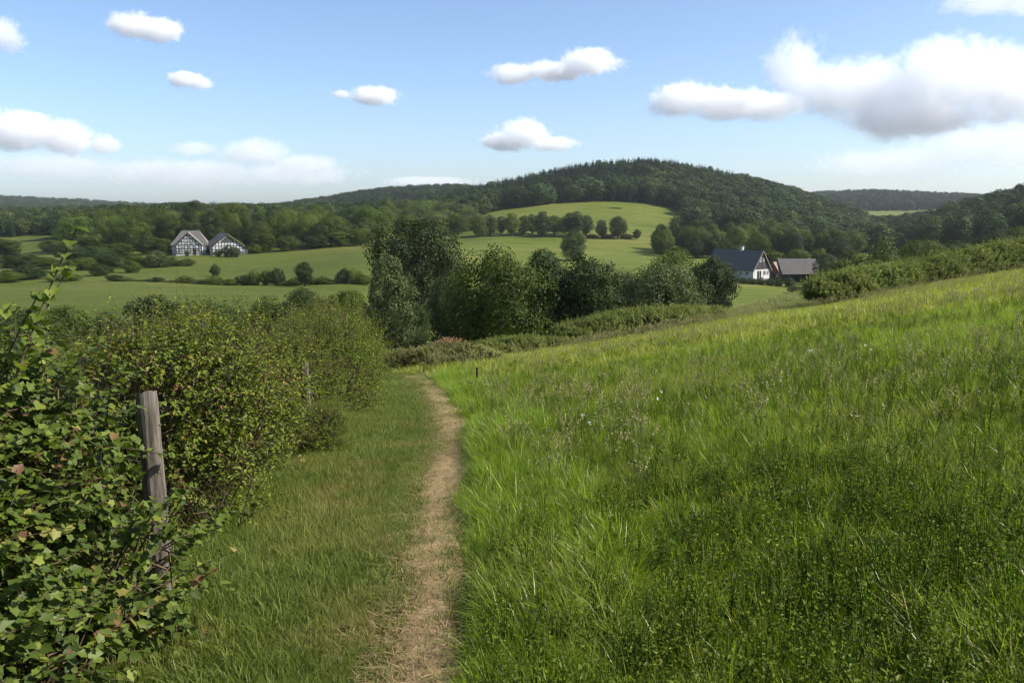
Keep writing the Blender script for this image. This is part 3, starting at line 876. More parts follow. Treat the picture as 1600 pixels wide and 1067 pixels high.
# ------------------------------------------------------------------ houses
M_WHITE = simple_mat('limewash', (.36, .355, .35), (.52, .515, .50), .9, .9, .15)
M_TIMBER = simple_mat('dark_timber', (.018, .014, .012), (.045, .036, .030), 5, .85, .3)
M_SLATE = simple_mat('slate_roof', (.066, .062, .058), (.125, .118, .11), 1.6, .7, .5, (1, 1, 4))
M_SLATE2 = simple_mat('lit_slope_and_bargeboard', (.12, .105, .09), (.20, .175, .15), 1.8, .8, .5, (1, 1, 4))  # lighter roof colour painting sunlight onto right-hand slopes; also plain farmhouse bargeboards
M_BARNROOF = simple_mat('old_grey_roof', (.055, .050, .048), (.10, .092, .086), 1.5, .8, .5, (1, 1, 4))
M_TAN = simple_mat('sandy_tile_roof', (.22, .15, .11), (.32, .23, .17), 2, .85, .4)
M_BRICK = simple_mat('red_brick_wall', (.10, .05, .04), (.17, .09, .07), 3, .9, .3)
M_CLAD = simple_mat('dark_cladding', (.035, .030, .032), (.075, .066, .066), 2, .8, .4, (4, 4, .4))
M_MOSS = simple_mat('mossy_verge', (.09, .10, .03), (.16, .15, .06), 3, .95, .4)
def _glass():
    m, nd, lk = mat('window_glass')
    out = nd.new('ShaderNodeOutputMaterial'); b = nd.new('ShaderNodeBsdfPrincipled')
    b.inputs['Base Color'].default_value = (.02, .025, .03, 1); b.inputs['Roughness'].default_value = .08
    lk.new(b.outputs[0], out.inputs['Surface']); return m
M_GLASS = _glass()

class MB:
    def __init__(s): s.v = []; s.f = []
    def poly(s, pts):
        o = len(s.v); s.v += [tuple(p) for p in pts]; s.f.append(tuple(range(o, o + len(pts))))
    def box(s, x0, x1, y0, y1, z0, z1):
        o = len(s.v)
        s.v += [(x, y, z) for z in (z0, z1) for y in (y0, y1) for x in (x0, x1)]
        s.f += [tuple(o + i for i in q) for q in ((0, 2, 3, 1), (4, 5, 7, 6), (0, 1, 5, 4), (2, 6, 7, 3), (0, 4, 6, 2), (1, 3, 7, 5))]
    def slab(s, pts, t):
        """closed plate: polygon pts thickened downwards by t along its normal"""
        P = [Vector(p) for p in pts]
        n = (P[1] - P[0]).cross(P[2] - P[0]).normalized()
        o = len(s.v); k = len(P)
        s.v += [tuple(p) for p in P] + [tuple(p - n * t) for p in P]
        s.f.append(tuple(o + i for i in range(k))); s.f.append(tuple(o + k + i for i in reversed(range(k))))
        for i in range(k):
            j = (i + 1) % k
            s.f.append((o + i, o + k + i, o + k + j, o + j))
    def bar(s, a, b, wd, y0, y1):
        """beam in the gable plane from a=(x,z) to b=(x,z)"""
        a = Vector(a); b = Vector(b); d = (b - a).normalized(); n = Vector((-d.y, d.x)) * wd / 2
        q = [a + n, b + n, b - n, a - n]
        o = len(s.v)
        s.v += [(p.x, y0, p.y) for p in q] + [(p.x, y1, p.y) for p in q]
        s.f += [(o, o + 1, o + 2, o + 3), (o + 7, o + 6, o + 5, o + 4)] + [(o + i, o + 4 + i, o + 4 + (i + 1) % 4, o + (i + 1) % 4) for i in range(4)]
    def build(s, name, m, parent):
        me = bpy.data.meshes.new(name); me.from_pydata(s.v, [], s.f); me.materials.append(m)
        bm = bmesh.new(); bm.from_mesh(me); bmesh.ops.recalc_face_normals(bm, faces=bm.faces); bm.to_mesh(me); bm.free()
        return link(name, me, parent)

def gable_walls(b, wd, L, he, hr, z0=-1.0):
    h = wd / 2
    b.poly([(-h, 0, z0), (h, 0, z0), (h, 0, he), (0, 0, hr), (-h, 0, he)])
    b.poly([(h, L, z0), (-h, L, z0), (-h, L, he), (0, L, hr), (h, L, he)])
    b.poly([(-h, L, z0), (-h, 0, z0), (-h, 0, he), (-h, L, he)])
    b.poly([(h, 0, z0), (h, L, z0), (h, L, he), (h, 0, he)])

def window(parent, x, z, wd, ht, y=0, axis='y', frame=None):
    """frame ring + pane; axis y: in the gable plane, axis x: in the plane x = y-argument"""
    f, p = MB(), MB()
    t = .12
    def bx(b, u0, u1, z0, z1, d0, d1):
        if axis == 'y': b.box(u0, u1, y - d1, y - d0, z0, z1)
        else: b.box(y - d1, y - d0, u0, u1, z0, z1)
    bx(f, x - wd / 2, x + wd / 2, z, z + t, .02, .1); bx(f, x - wd / 2, x + wd / 2, z + ht - t, z + ht, .02, .1)
    bx(f, x - wd / 2, x - wd / 2 + t, z + t, z + ht - t, .02, .1); bx(f, x + wd / 2 - t, x + wd / 2, z + t, z + ht - t, .02, .1)
    bx(f, x - .05, x + .05, z + t, z + ht - t, .025, .09)
    bx(p, x - wd / 2 + t, x + wd / 2 - t, z + t, z + ht - t, .01, .05)
    o = f.build('window', frame or M_WHITE, parent)
    p.build('pane', M_GLASS, o)
    return o

def roof_pair(parent, wd, L, he, hr, over=.5, vo=.45, t=.22, m1=None, m2=None):
    h = wd / 2; sl = (hr - he) / h
    zo = he - over * sl
    l, r_ = MB(), MB()
    up = .16
    l.slab([(-h - over, -vo, zo + up), (0, -vo, hr + up), (0, L + vo, hr + up), (-h - over, L + vo, zo + up)][::-1], t)
    r_.slab([(.0, -vo, hr + up), (h + over, -vo, zo + up), (h + over, L + vo, zo + up), (.0, L + vo, hr + up)], t)
    a = l.build('roof', m1 or M_SLATE, parent); b = r_.build('roof', m2 or m1 or M_SLATE, parent)
    return a, b

def gable_frame(b, wd, he, hr, nv, rails, y0=-.07, y1=-.004, bw=.2, skip=()):
    h = wd / 2
    edge = lambda z: h - .1 if z <= he else (hr - z) / (hr - he) * h - .12
    for z in rails:
        e = edge(z + .08)
        if e > .3: b.bar((-e, z), (e, z), bw, y0, y1)
    for i in range(nv + 1):
        x = -h + .1 + (wd - .2) * i / nv
        zt = hr - (abs(x) + .12) / h * (hr - he) if abs(x) < h - .2 else he
        b.bar((x, .05), (x, max(zt, .3)), bw * .9, y0 - .006, y1 - .002)
    for s in (-1, 1):
        b.bar((s * (h - .15), .3), (s * (h - 1.5), rails[2] - .1), bw * .9, y0 - .012, y1 - .003)
        b.bar((s * (h - .05), he - .12), (s * .02, hr - .18), bw * 1.1, y0 - .018, y1 - .004)

def timber_house_left():
    x, y, z = ground_pt(292, 314)
    e = link('timber_framed_house', None, None, (x, y, at(292, 397, 314).z), (0, 0, R(15)))
    tag(e, 'left timber-framed house with white gable before a hipped roof', 'house', 'timber-framed houses at the wood edge')
    wd, he, hr = 9.0, 3.4, 7.7
    b = MB(); gable_walls(b, wd, 6, he, hr, -2)
    b.box(-6.1, -4.504, 3.2, 12, -2, 3.35); b.box(4.504, 5.9, 3.2, 12, -2, 3.35)
    wl = b.build('wall', M_WHITE, e)
    t = MB(); gable_frame(t, wd, he, hr, 9, [.15, 1.05, 1.95, 3.3, 4.5, 5.6, 6.6])
    t.build('timber_frame', M_TIMBER, e)
    roof_pair(e, wd, 5.4, he, hr, .45, .4, .22, M_SLATE, M_SLATE2)  # right slope takes the paler colour, its sunlit look painted in
    # main hipped roof
    A, B_, C_, D_ = (-6.9, 2.8, 3.1), (6.7, 2.8, 3.1), (6.7, 12.6, 3.1), (-6.9, 12.6, 3.1)
    r1, r2 = (-2.9, 7.6, 8.4), (3.2, 7.6, 8.4)
    for pts, m_ in (([A, B_, r2, r1], M_SLATE), ([B_, C_, r2], M_SLATE2), ([C_, D_, r1, r2], M_SLATE), ([D_, A, r1], M_SLATE)):  # right hip coloured as if sunlit, the other faces darker
        q = MB(); q.slab(pts, .2); q.build('roof', m_, e)
    for wx, wz in ((-2.2, 2.1), (0, 2.1), (2.2, 2.1), (-1.1, 3.6), (1.1, 3.6)):
        window(e, wx, wz, .85, 1.0)
    window(e, -2.6, .35, .9, 1.1)
    d = MB(); d.box(1.35, 2.35, -.1, -.012, -.4, 1.85); d.build('door', M_TIMBER, e)
timber_house_left()

def timber_house_right():
    x, y, z = ground_pt(353, 316)
    e = link('timber_framed_house', None, None, (x, y, at(353, 398.5, 316).z), (0, 0, R(30)))
    tag(e, 'right timber-framed house half hidden by dark bushes', 'house', 'timber-framed houses at the wood edge')
    wd, he, hr, L = 11.0, 3.4, 7.6, 11
    b = MB(); gable_walls(b, wd, L, he, hr, -2); b.build('wall', M_WHITE, e)
    t = MB(); gable_frame(t, wd, he, hr, 10, [.15, 1.1, 2.05, 3.3, 4.6, 5.8])
    t.build('timber_frame', M_TIMBER, e)
    g = MB(); g.poly([(-2.6, -.085, 4.65), (2.6, -.085, 4.65), (.55, -.085, 6.6), (-.55, -.085, 6.6)]); g.build('gable_boarding', M_CLAD, e)
    roof_pair(e, wd, L, he, hr, .7, .55, .25, M_SLATE, M_SLATE2)  # sun side of the roof painted lighter than the left slope
    v = MB(); v.bar((.1, hr + .02), (wd / 2 + .6, he - .2), .34, -.62, -.56); v.build('bargeboard', M_MOSS, e)
    v = MB(); v.bar((-.1, hr + .02), (-wd / 2 - .6, he - .2), .3, -.62, -.56); v.build('bargeboard', M_TIMBER, e)
    for wx, wz in ((-3, 2.1), (-1, 2.1), (1.2, 2.1), (3, 2.1)): window(e, wx, wz, .85, 1.0)
    a = MB(); a.box(4.6, 7.6, 1.5, 6, -2, 1.9); a.build('annex', M_WHITE, e)
timber_house_right()

def farmhouse():
    x, y, z = ground_pt(1194, 283)
    e = link('farmhouse', None, None, (x, y, at(1194, 434, 283).z), (0, 0, R(38)))
    tag(e, 'white farmhouse with steep grey slate roof and dark gable', 'house')
    wd, he, hr, L = 8.8, 2.9, 8.6, 19
    b = MB(); gable_walls(b, wd, L, he, hr, -3); b.build('wall', M_WHITE, e)
    g = MB(); h = wd / 2
    g.slab([(-h + .02, -.06, he - .1), (h - .02, -.06, he - .1), (.0, -.06, hr - .02)], .05); g.build('gable_cladding', M_CLAD, e)
    for i in range(12):
        xx = -h + .5 + i * (wd - 1) / 11
        zt = hr - abs(xx) / h * (hr - he) - .1
        if zt > he + .4:
            q = MB(); q.box(xx - .05, xx + .05, -.13, -.064, he, zt); q.build('cladding_batten', M_CLAD, e)
    roof_pair(e, wd, L, he, hr, .6, .5, .25, M_SLATE)
    for s in (-1, 1):
        v = MB(); v.bar((s * .08, hr + .08), (s * (h + .6), he - .7), .3, -.6, -.52); v.build('bargeboard', M_SLATE2, e)
    window(e, -.95, 5.2, .9, 1.4, -.07); window(e, .75, 5.3, .9, 1.1, -.07)
    window(e, 1.6, .8, 1.2, 1.5)
    window(e, 3.4, .8, .9, 1.4)
    d = MB(); d.box(-2.2, -.2, -.1, -.012, -.3, 2.3); do = d.build('door', M_TIMBER, e)
    q = MB(); q.box(-1.26, -1.14, -.14, -.105, -.3, 2.3); q.build('door_post', M_WHITE, do)
    for yy in (2.5, 5, 7.5, 10.5, 13): window(e, yy, .8, 1.0, 1.3, -h, 'x')
    c = MB(); c.box(-.5, .4, 7.6, 8.6, hr - .8, hr + 1.5); c.build('chimney', M_WHITE, e)
    c = MB(); c.box(-.62, .52, 7.48, 8.72, hr + 1.5, hr + 1.65); c.build('chimney_cap', M_SLATE, e)
farmhouse()

def outbuilding():
    x, y, z = ground_pt(1213, 289)
    e = link('outbuilding', None, None, (x, y, at(1213, 436, 289).z), (0, 0, R(-55)))
    tag(e, 'small red brick outbuilding with sandy roof between farmhouse and barn', 'outbuilding')
    b = MB(); gable_walls(b, 5, 5, 2.3, 5.5, -3); b.build('wall', M_BRICK, e)
    roof_pair(e, 5, 5, 2.3, 5.5, .4, .3, .2, M_TAN)
    d = MB(); d.box(-.6, .6, -.08, -.012, -.5, 2.0); d.build('door', M_TIMBER, e)
    window(e, 1.6, .7, .8, 1.0)
outbuilding()

def barn():
    x, y, z = ground_pt(1261, 287)
    e = link('barn', None, None, (x, y, at(1261, 441, 287).z), (0, 0, R(7)))
    tag(e, 'long open-fronted dark barn with grey hipped roof', 'barn')
    L, wd, he, hr = 14.5, 9.0, 3.1, 7.7
    h = L / 2
    b = MB(); b.box(-h, h, wd - .25, wd, -2, he); b.box(-h, -h + .25, .3, wd - .25, -2, he); b.box(h - .25, h, .3, wd - .25, -2, he)
    b.box(-h + .25, -h + 4.5, .9, 1.1, -2, he)
    b.build('wall', M_CLAD, e)
    A, B_, C_, D_ = (-h - .6, -.7, he - .35), (h + .6, -.7, he - .35), (h + .6, wd + .7, he - .35), (-h - .6, wd + .7, he - .35)
    r1, r2 = (-h - .3, wd / 2, hr), (h - 1.2, wd / 2, hr - .1)
    for pts in ([A, B_, r2, r1], [B_, C_, r2], [C_, D_, r1, r2]):
        q = MB(); q.slab(pts, .22); q.build('roof', M_BARNROOF, e)
    g = MB(); g.poly([(-h, .3, he - .1), (-h, wd, he - .1), (-h, wd / 2, hr - .4)]); g.build('gable', M_CLAD, e)
    for i in range(6):
        q = MB(); xx = -h + .15 + i * (L - .3) / 5; q.box(xx - .14, xx + .14, .0, .28, -2, he - .1); q.build('post', M_TIMBER, e)
    q = MB(); q.box(-h, h, -.03, .31, he - .1, he + .2); q.build('lintel', M_TIMBER, e)
barn()

# ------------------------------------------------------------------ fence posts
def _postwood():
    m, nd, lk = mat('weathered_post_wood')
    out = nd.new('ShaderNodeOutputMaterial'); tc = nd.new('ShaderNodeTexCoord')
    mp = nd.new('ShaderNodeMapping'); mp.inputs['Scale'].default_value = (22, 22, 1.6)
    lk.new(tc.outputs['Object'], mp.inputs['Vector'])
    n = noise(nd, lk, 2.0, 8, .65, mp.outputs[0]); n2 = noise(nd, lk, 5, 4, .6, tc.outputs['Object'])
    rp = ramp(nd, [(.28, (.04, .03, .023)), (.46, (.10, .083, .068)), (.62, (.165, .143, .118)), (.8, (.24, .215, .185))])
    lk.new(n.outputs['Fac'], rp.inputs['Fac'])
    r2 = ramp(nd, [(.42, (1, 1, 1)), (.7, (.62, .66, .5))]); lk.new(n2.outputs['Fac'], r2.inputs['Fac'])
    mx = nd.new('ShaderNodeMix'); mx.data_type = 'RGBA'; mx.blend_type = 'MULTIPLY'; mx.inputs['Factor'].default_value = 1
    lk.new(rp.outputs[0], mx.inputs['A']); lk.new(r2.outputs[0], mx.inputs['B'])
    b = nd.new('ShaderNodeBsdfPrincipled'); b.inputs['Roughness'].default_value = .9; b.inputs['Specular IOR Level'].default_value = .2
    lk.new(mx.outputs['Result'], b.inputs['Base Color'])
    bp = nd.new('ShaderNodeBump'); bp.inputs['Strength'].default_value = .7; bp.inputs['Distance'].default_value = .01
    lk.new(n.outputs['Fac'], bp.inputs['Height']); lk.new(bp.outputs[0], b.inputs['Normal'])
    lk.new(b.outputs[0], out.inputs['Surface']); return m
M_POST = _postwood()

def fence_post(x, y, ht, rad, lean, label, seed, m_=None):
    m_ = m_ or M_POST
    r = np.random.default_rng(seed)
    sd_, lv = 40, 26
    an = np.arange(sd_) * 2 * math.pi / sd_
    prof = 1 + .05 * np.sin(2 * an + seed) + .035 * np.sin(3 * an + 1.3)
    for _ in range(5):                       # drying splits
        c = r.uniform(0, 6.28); prof -= r.uniform(.06, .16) * np.exp(-((np.angle(np.exp(1j * (an - c)))) / .06) ** 2)
    V, F = [], []
    for i in range(lv):
        z = -.4 + (ht + .4) * i / (lv - 1)
        k = 1.05 - .08 * i / (lv - 1) + .02 * math.sin(z * 7 + seed)
        tw = .1 * z
        rr = rad * k * (prof + r.normal(0, .006, sd_))
        if i == lv - 1: rr = rr * .93
        dz = (.02 * np.cos(an + 1) + r.normal(0, .003, sd_)) if i >= lv - 2 else 0 * an
        zz = z + dz - (.012 if i == lv - 2 else 0)
        V += [(q * math.cos(a + tw), q * math.sin(a + tw), zz_) for q, a, zz_ in zip(rr, an, zz)]
    for i in range(lv - 1):
        for s in range(sd_):
            s2 = (s + 1) % sd_
            F.append((i * sd_ + s, i * sd_ + s2, (i + 1) * sd_ + s2, (i + 1) * sd_ + s))
    e = link('fence_post', None, None, (x, y, h1(x, y)), lean)
    tag(e, label, 'fence post', 'wooden posts along the hedge')
    sh = link('shaft', mesh_np('post_shaft', np.array(V), np.array(F), [m_], True), e)
    top = V[-sd_:]
    tv = np.array(top + [(0, 0, ht - .008)]); tf = np.array([(s, (s + 1) % sd_, sd_) for s in range(sd_)])
    link('sawn_top', mesh_np('post_top', tv, tf, [m_], False), e)
    st = MB()
    for zz in (ht - .18, ht - .55, ht - .9):
        st = MB(); st.box(rad * .98, rad * 1.08, -.012, .012, zz - .003, zz + .003)
        st.build('staple', M_SLATE, sh)
fence_post(-2.00, 4.62, 1.33, .062, (R(1), R(-.6), 0), 'weathered round fence post nearest the camera among brambles', 3)
fence_post(-2.80, 11.4, 1.2, .062, (0, R(-1), .8), 'distant weathered fence post half buried in the hedge', 5)
xx, yy = hit(742, 600)
fence_post(xx + .05, yy + .3, .46, .03, (R(3), 0, 0), 'thin dark stake in the grass beside the far bend of the path', 8, M_TIMBER)

# ------------------------------------------------------------------ hedge bushes
HED = [(0, (.038, .060, .007)), (.35, (.085, .125, .012)), (.65, (.145, .190, .018)), (.86, (.22, .245, .030)), (.93, (.28, .23, .04)), (.97, (.17, .09, .03)), (1, (.12, .065, .03))]
M_HEDGE = leaf_mat('hedge_leaf', HED, .38, .5, .2, obj_var=.1, tcol=1.4)
M_BRAM = leaf_mat('bramble_leaf', [(0, (.030, .048, .009)), (.35, (.062, .096, .015)), (.65, (.110, .150, .022)), (.88, (.19, .225, .036)), (.95, (.22, .17, .05)), (.98, (.16, .085, .04)), (1, (.12, .065, .035))], .36, .5, .22, obj_var=.08, tcol=1.35)
M_SCRUB = leaf_mat('scrub_leaf', [(0, (.060, .085, .020)), (.5, (.115, .145, .036)), (.85, (.185, .205, .060)), (1, (.26, .235, .09))], .3, .55, .12, obj_var=.22, tcol=1.2)
M_MID = leaf_mat('hedge_row_leaf', [(0, (.075, .105, .022)), (.5, (.15, .185, .042)), (.85, (.24, .26, .07)), (1, (.32, .29, .11))], .36, .55, .12, obj_var=.2, tcol=1.3)
M_PALE = leaf_mat('pale_scrub_leaf', [(0, (.12, .13, .04)), (.5, (.21, .215, .07)), (.85, (.29, .28, .11)), (1, (.36, .30, .16))], .3, .6, .1, obj_var=.2, tcol=1.2)
M_RUST = leaf_mat('rust_seedhead', [(0, (.20, .11, .06)), (1, (.36, .22, .13))], .2, .8, .1, obj_var=.1)

def shoots_np(r, lobes, nsh, lps, leaf, tpl, Lr=(.25, .6), up=.5, inner=.25, stemr=.004, tone_shift=0.0, skip_below=.02):
    C = np.array([l[0] for l in lobes], float); rad = np.array([l[1] for l in lobes], float)
    wg = rad.prod(1) ** .67; wg /= wg.sum()
    n = int(nsh * 1.8)
    li = r.choice(len(C), n, p=wg)
    d = unit(r.normal(size=(n, 3)) * np.array((1, 1, .9)) + np.array((0, 0, .15)))
    k = np.where(r.random(n) < inner, r.uniform(.35, .8, n), r.uniform(.78, 1.0, n))
    B = C[li] + d * rad[li] * k[:, None]
    q = (B[:, None] - C[None]) / rad[None]
    dd = np.linalg.norm(q, axis=2); dd[np.arange(n), li] = 9
    keep = ((dd.min(1) > .7) | (r.random(n) < .15)) & (B[:, 2] > skip_below)
    B, d, li = B[keep][:nsh], d[keep][:nsh], li[keep][:nsh]
    n = len(B)
    dr = unit(d * .8 + r.normal(size=(n, 3)) * .45 + np.array((0, 0, up)))
    L = r.uniform(*Lr, n)
    sag = r.uniform(.05, .5, n)
    st = r.random(n)
    # leaves
    s = (np.arange(lps)[None] + r.random((n, lps))) / lps * .95 + .05
    P = B[:, None] + dr[:, None] * (L[:, None] * s)[..., None]
    P[..., 2] -= sag[:, None] * (L[:, None] * s) ** 2
    side = unit(np.cross(dr, unit(r.normal(size=(n, 3)))))
    sgn = np.where(np.arange(lps) % 2, 1., -1.)[None, :, None]
    T = side[:, None] * sgn + dr[:, None] * .5 + r.normal(size=(n, lps, 3)) * .35
    N = np.array((0, 0, 1.)) * .9 + d[:, None] * .55 + r.normal(size=(n, lps, 3)) * .45
    S = leaf * r.uniform(.55, 1.3, (n, lps)) * (1.15 - .45 * s)
    tone = np.clip(.42 + .2 * (st[:, None] - .5) + .16 * r.normal(size=(n, lps)) + .22 * (s - .4) + tone_shift, 0, .9)
    od = r.random((n, lps)); tone = np.where(od > .978, r.uniform(.91, 1, (n, lps)), tone)
    dry = r.random(n) > .97; tone[dry] = r.uniform(.9, 1, (dry.sum(), lps))
    V, F = place_template(P.reshape(-1, 3), N.reshape(-1, 3), unit(T.reshape(-1, 3)), S.ravel(), *tpl)
    nf = len(tpl[1])
    leaves = (V, F, np.repeat(tone.ravel(), nf))
    # stems: triangular tubes with 4 rings
    ss = np.array((-.6, .0, .5, 1.0))
    Q = B[:, None] + dr[:, None] * (L[:, None] * ss)[..., None]
    Q[..., 2] -= sag[:, None] * (L[:, None] * ss) ** 2 * np.sign(ss)
    a = unit(np.cross(dr, np.array((.2, .9, .3)))); b = np.cross(dr, a)
    rr = stemr * np.array((1.4, 1.0, .75, .35))
    ring = []
    for t in range(3):
        an = t * 2.094
        ring.append(Q + (a * math.cos(an) + b * math.sin(an))[:, None] * rr[None, :, None])
    SV = np.stack(ring, 2).reshape(n, 12, 3)
    f = [(i * 3 + t, i * 3 + (t + 1) % 3, i * 3 + 3 + (t + 1) % 3, i * 3 + 3 + t) for i in range(3) for t in range(3)]
    SF = (np.arange(n)[:, None, None] * 12 + np.array(f)[None]).reshape(-1, 4)
    return leaves, (SV.reshape(-1, 3), SF), (P.reshape(-1, 3), unit(N.reshape(-1, 3)), unit(T.reshape(-1, 3)), S.ravel(), tone.ravel())

def woody_np(r, lobes, n=9, rad=.016):
    parts = []
    for c, q in lobes:
        for _ in range(max(2, n // len(lobes))):
            st = np.array((c[0] * .35 + r.uniform(-.2, .2), c[1] * .5 + r.uniform(-.25, .25), -.1))
            en = np.array(c) + unit(r.normal(size=3)) * np.array(q) * r.uniform(.5, .9) + np.array((0, 0, .15))
            md = (st + en) / 2 + r.normal(0, .12, 3)
            parts.append(tube([st, md, en], [rad, rad * .7, rad * .3], 5))
    return join_vf(parts)

def lobes_for(r, rx, ry, ht, n):
    out = [((0, 0, ht * .42), (rx * .8, ry * .85, ht * .42))]
    for i in range(n):
        a = i * 2.4 + r.uniform(-.4, .4)
        zf = r.uniform(.22, .78)
        k = math.sqrt(max(.1, 1 - (2 * zf - .8) ** 2)) * .62
        s = r.uniform(.3, .46)
        out.append(((math.cos(a) * rx * k, math.sin(a) * ry * k, ht * zf), (rx * s * 1.1, ry * s * 1.1, ht * s * .55)))
    return out

BUSH = {}
def bush_proto(key, seed, rx, ry, ht, nl, nsh, lps, leaf, tpl, m_, sprigs=0, **kw):
    r = np.random.default_rng(seed)
    lob = lobes_for(r, rx, ry, ht, nl)
    (V, F, tone), (SV, SF), _ = shoots_np(r, lob, nsh, lps, leaf, tpl, **kw)
    if sprigs:
        top = [(c, (q[0] * .9, q[1] * .9, q[2] * .9)) for c, q in lob if c[2] > ht * .4]
        (V2, F2, t2), (S2, G2), _ = shoots_np(r, top, sprigs, lps, leaf * .9, tpl, Lr=(.5, 1.0), up=1.9, inner=0, stemr=.004, tone_shift=.12)
        F = np.concatenate([F, F2 + len(V)]); V = np.concatenate([V, V2]); tone = np.concatenate([tone, t2])
        SV, SF = join_vf([(SV, SF), (S2, G2)])
    WV, WF = join_vf([(SV, SF), woody_np(r, lob, 14, .016 if sprigs else .008)])
    BUSH[key] = (mesh_np('foliage_' + key, V, F, [m_], False, tone), mesh_np('stems_' + key, WV, WF, [M_TWIG], True))
bush_proto('hedge_a', 61, 1.15, 1.35, 1.95, 15, 2000, 13, .050, LEAF_6, M_HEDGE, sprigs=85, Lr=(.2, .55))
bush_proto('hedge_b', 62, 1.1, 1.4, 1.9, 17, 2000, 13, .048, LEAF_6, M_HEDGE, sprigs=85, Lr=(.2, .6))
bush_proto('hedge_c', 63, 1.15, 1.3, 1.9, 13, 2000, 13, .046, LEAF_6, M_HEDGE, sprigs=85, Lr=(.2, .65), up=.8, tone_shift=.05)
bush_proto('scrub_a', 71, 1.4, 1.0, 1.5, 10, 1100, 18, .095, LEAF_Q, M_SCRUB, Lr=(.25, .6), up=1.3, stemr=.0028)
bush_proto('scrub_b', 72, 1.6, .9, 1.4, 12, 1100, 18, .095, LEAF_Q, M_SCRUB, Lr=(.25, .75), up=1.6, stemr=.0028)
bush_proto('scrub_c', 73, 1.2, 1.0, 1.6, 9, 1100, 18, .095, LEAF_Q, M_SCRUB, Lr=(.3, .7), up=1.2, stemr=.0028)

def bush(name, key, x, y, s, label, group=None, rz=0, sz=None, m_=None, cat='bush', sx=None):
    fo, st = BUSH[key]
    e = link(name, None, None, (x, y, h1(x, y) - .03), (0, 0, rz), ((sx or s), s, sz or s))
    tag(e, label, cat, group)
    f = link('foliage', fo, e); f['kind'] = 'stuff'
    link('stems', st, e)
    if m_:
        f.material_slots[0].link = 'OBJECT'; f.material_slots[0].material = m_
    return e
HG = 'bushes of the hedge left of the path'
for (x, y, s, sz, k, rz, lb) in [
    (-3.2, 7.1, .92, .95, 'hedge_a', .3, 'dense bramble bush right behind the near fence post'),
    (-3.35, 9.1, .95, .98, 'hedge_b', 2.9, 'broad hedge bush between the two fence posts'),
    (-3.95, 11.7, .82, .66, 'hedge_c', 3.3, 'hedge bush set back behind the distant fence post'),
    (-3.75, 13.9, .85, .74, 'hedge_a', 2.8, 'hedge bush just beyond the distant fence post'),
    (-3.80, 16.1, .95, 1.04, 'hedge_c', .2, 'light green hedge bush second from the far end of the hedge'),
    (-3.85, 18.3, 1.0, 1.12, 'hedge_b', 3.0, 'last upright bush at the far end of the hedge'),
    (-2.62, 10.75, .42, .36, 'hedge_a', 1.0, 'small bush at the foot of the distant fence post'),
    (-4.7, 8.6, .7, .5, 'hedge_c', 1.0, 'lower bush at the back of the hedge left of the dense bramble'),
    (-4.2, 5.7, .6, .45, 'hedge_b', 2.0, 'low back bush behind the near fence post at the left')]:
    bush('hedge_bush', k, x, y, s, lb, HG, rz, sz)

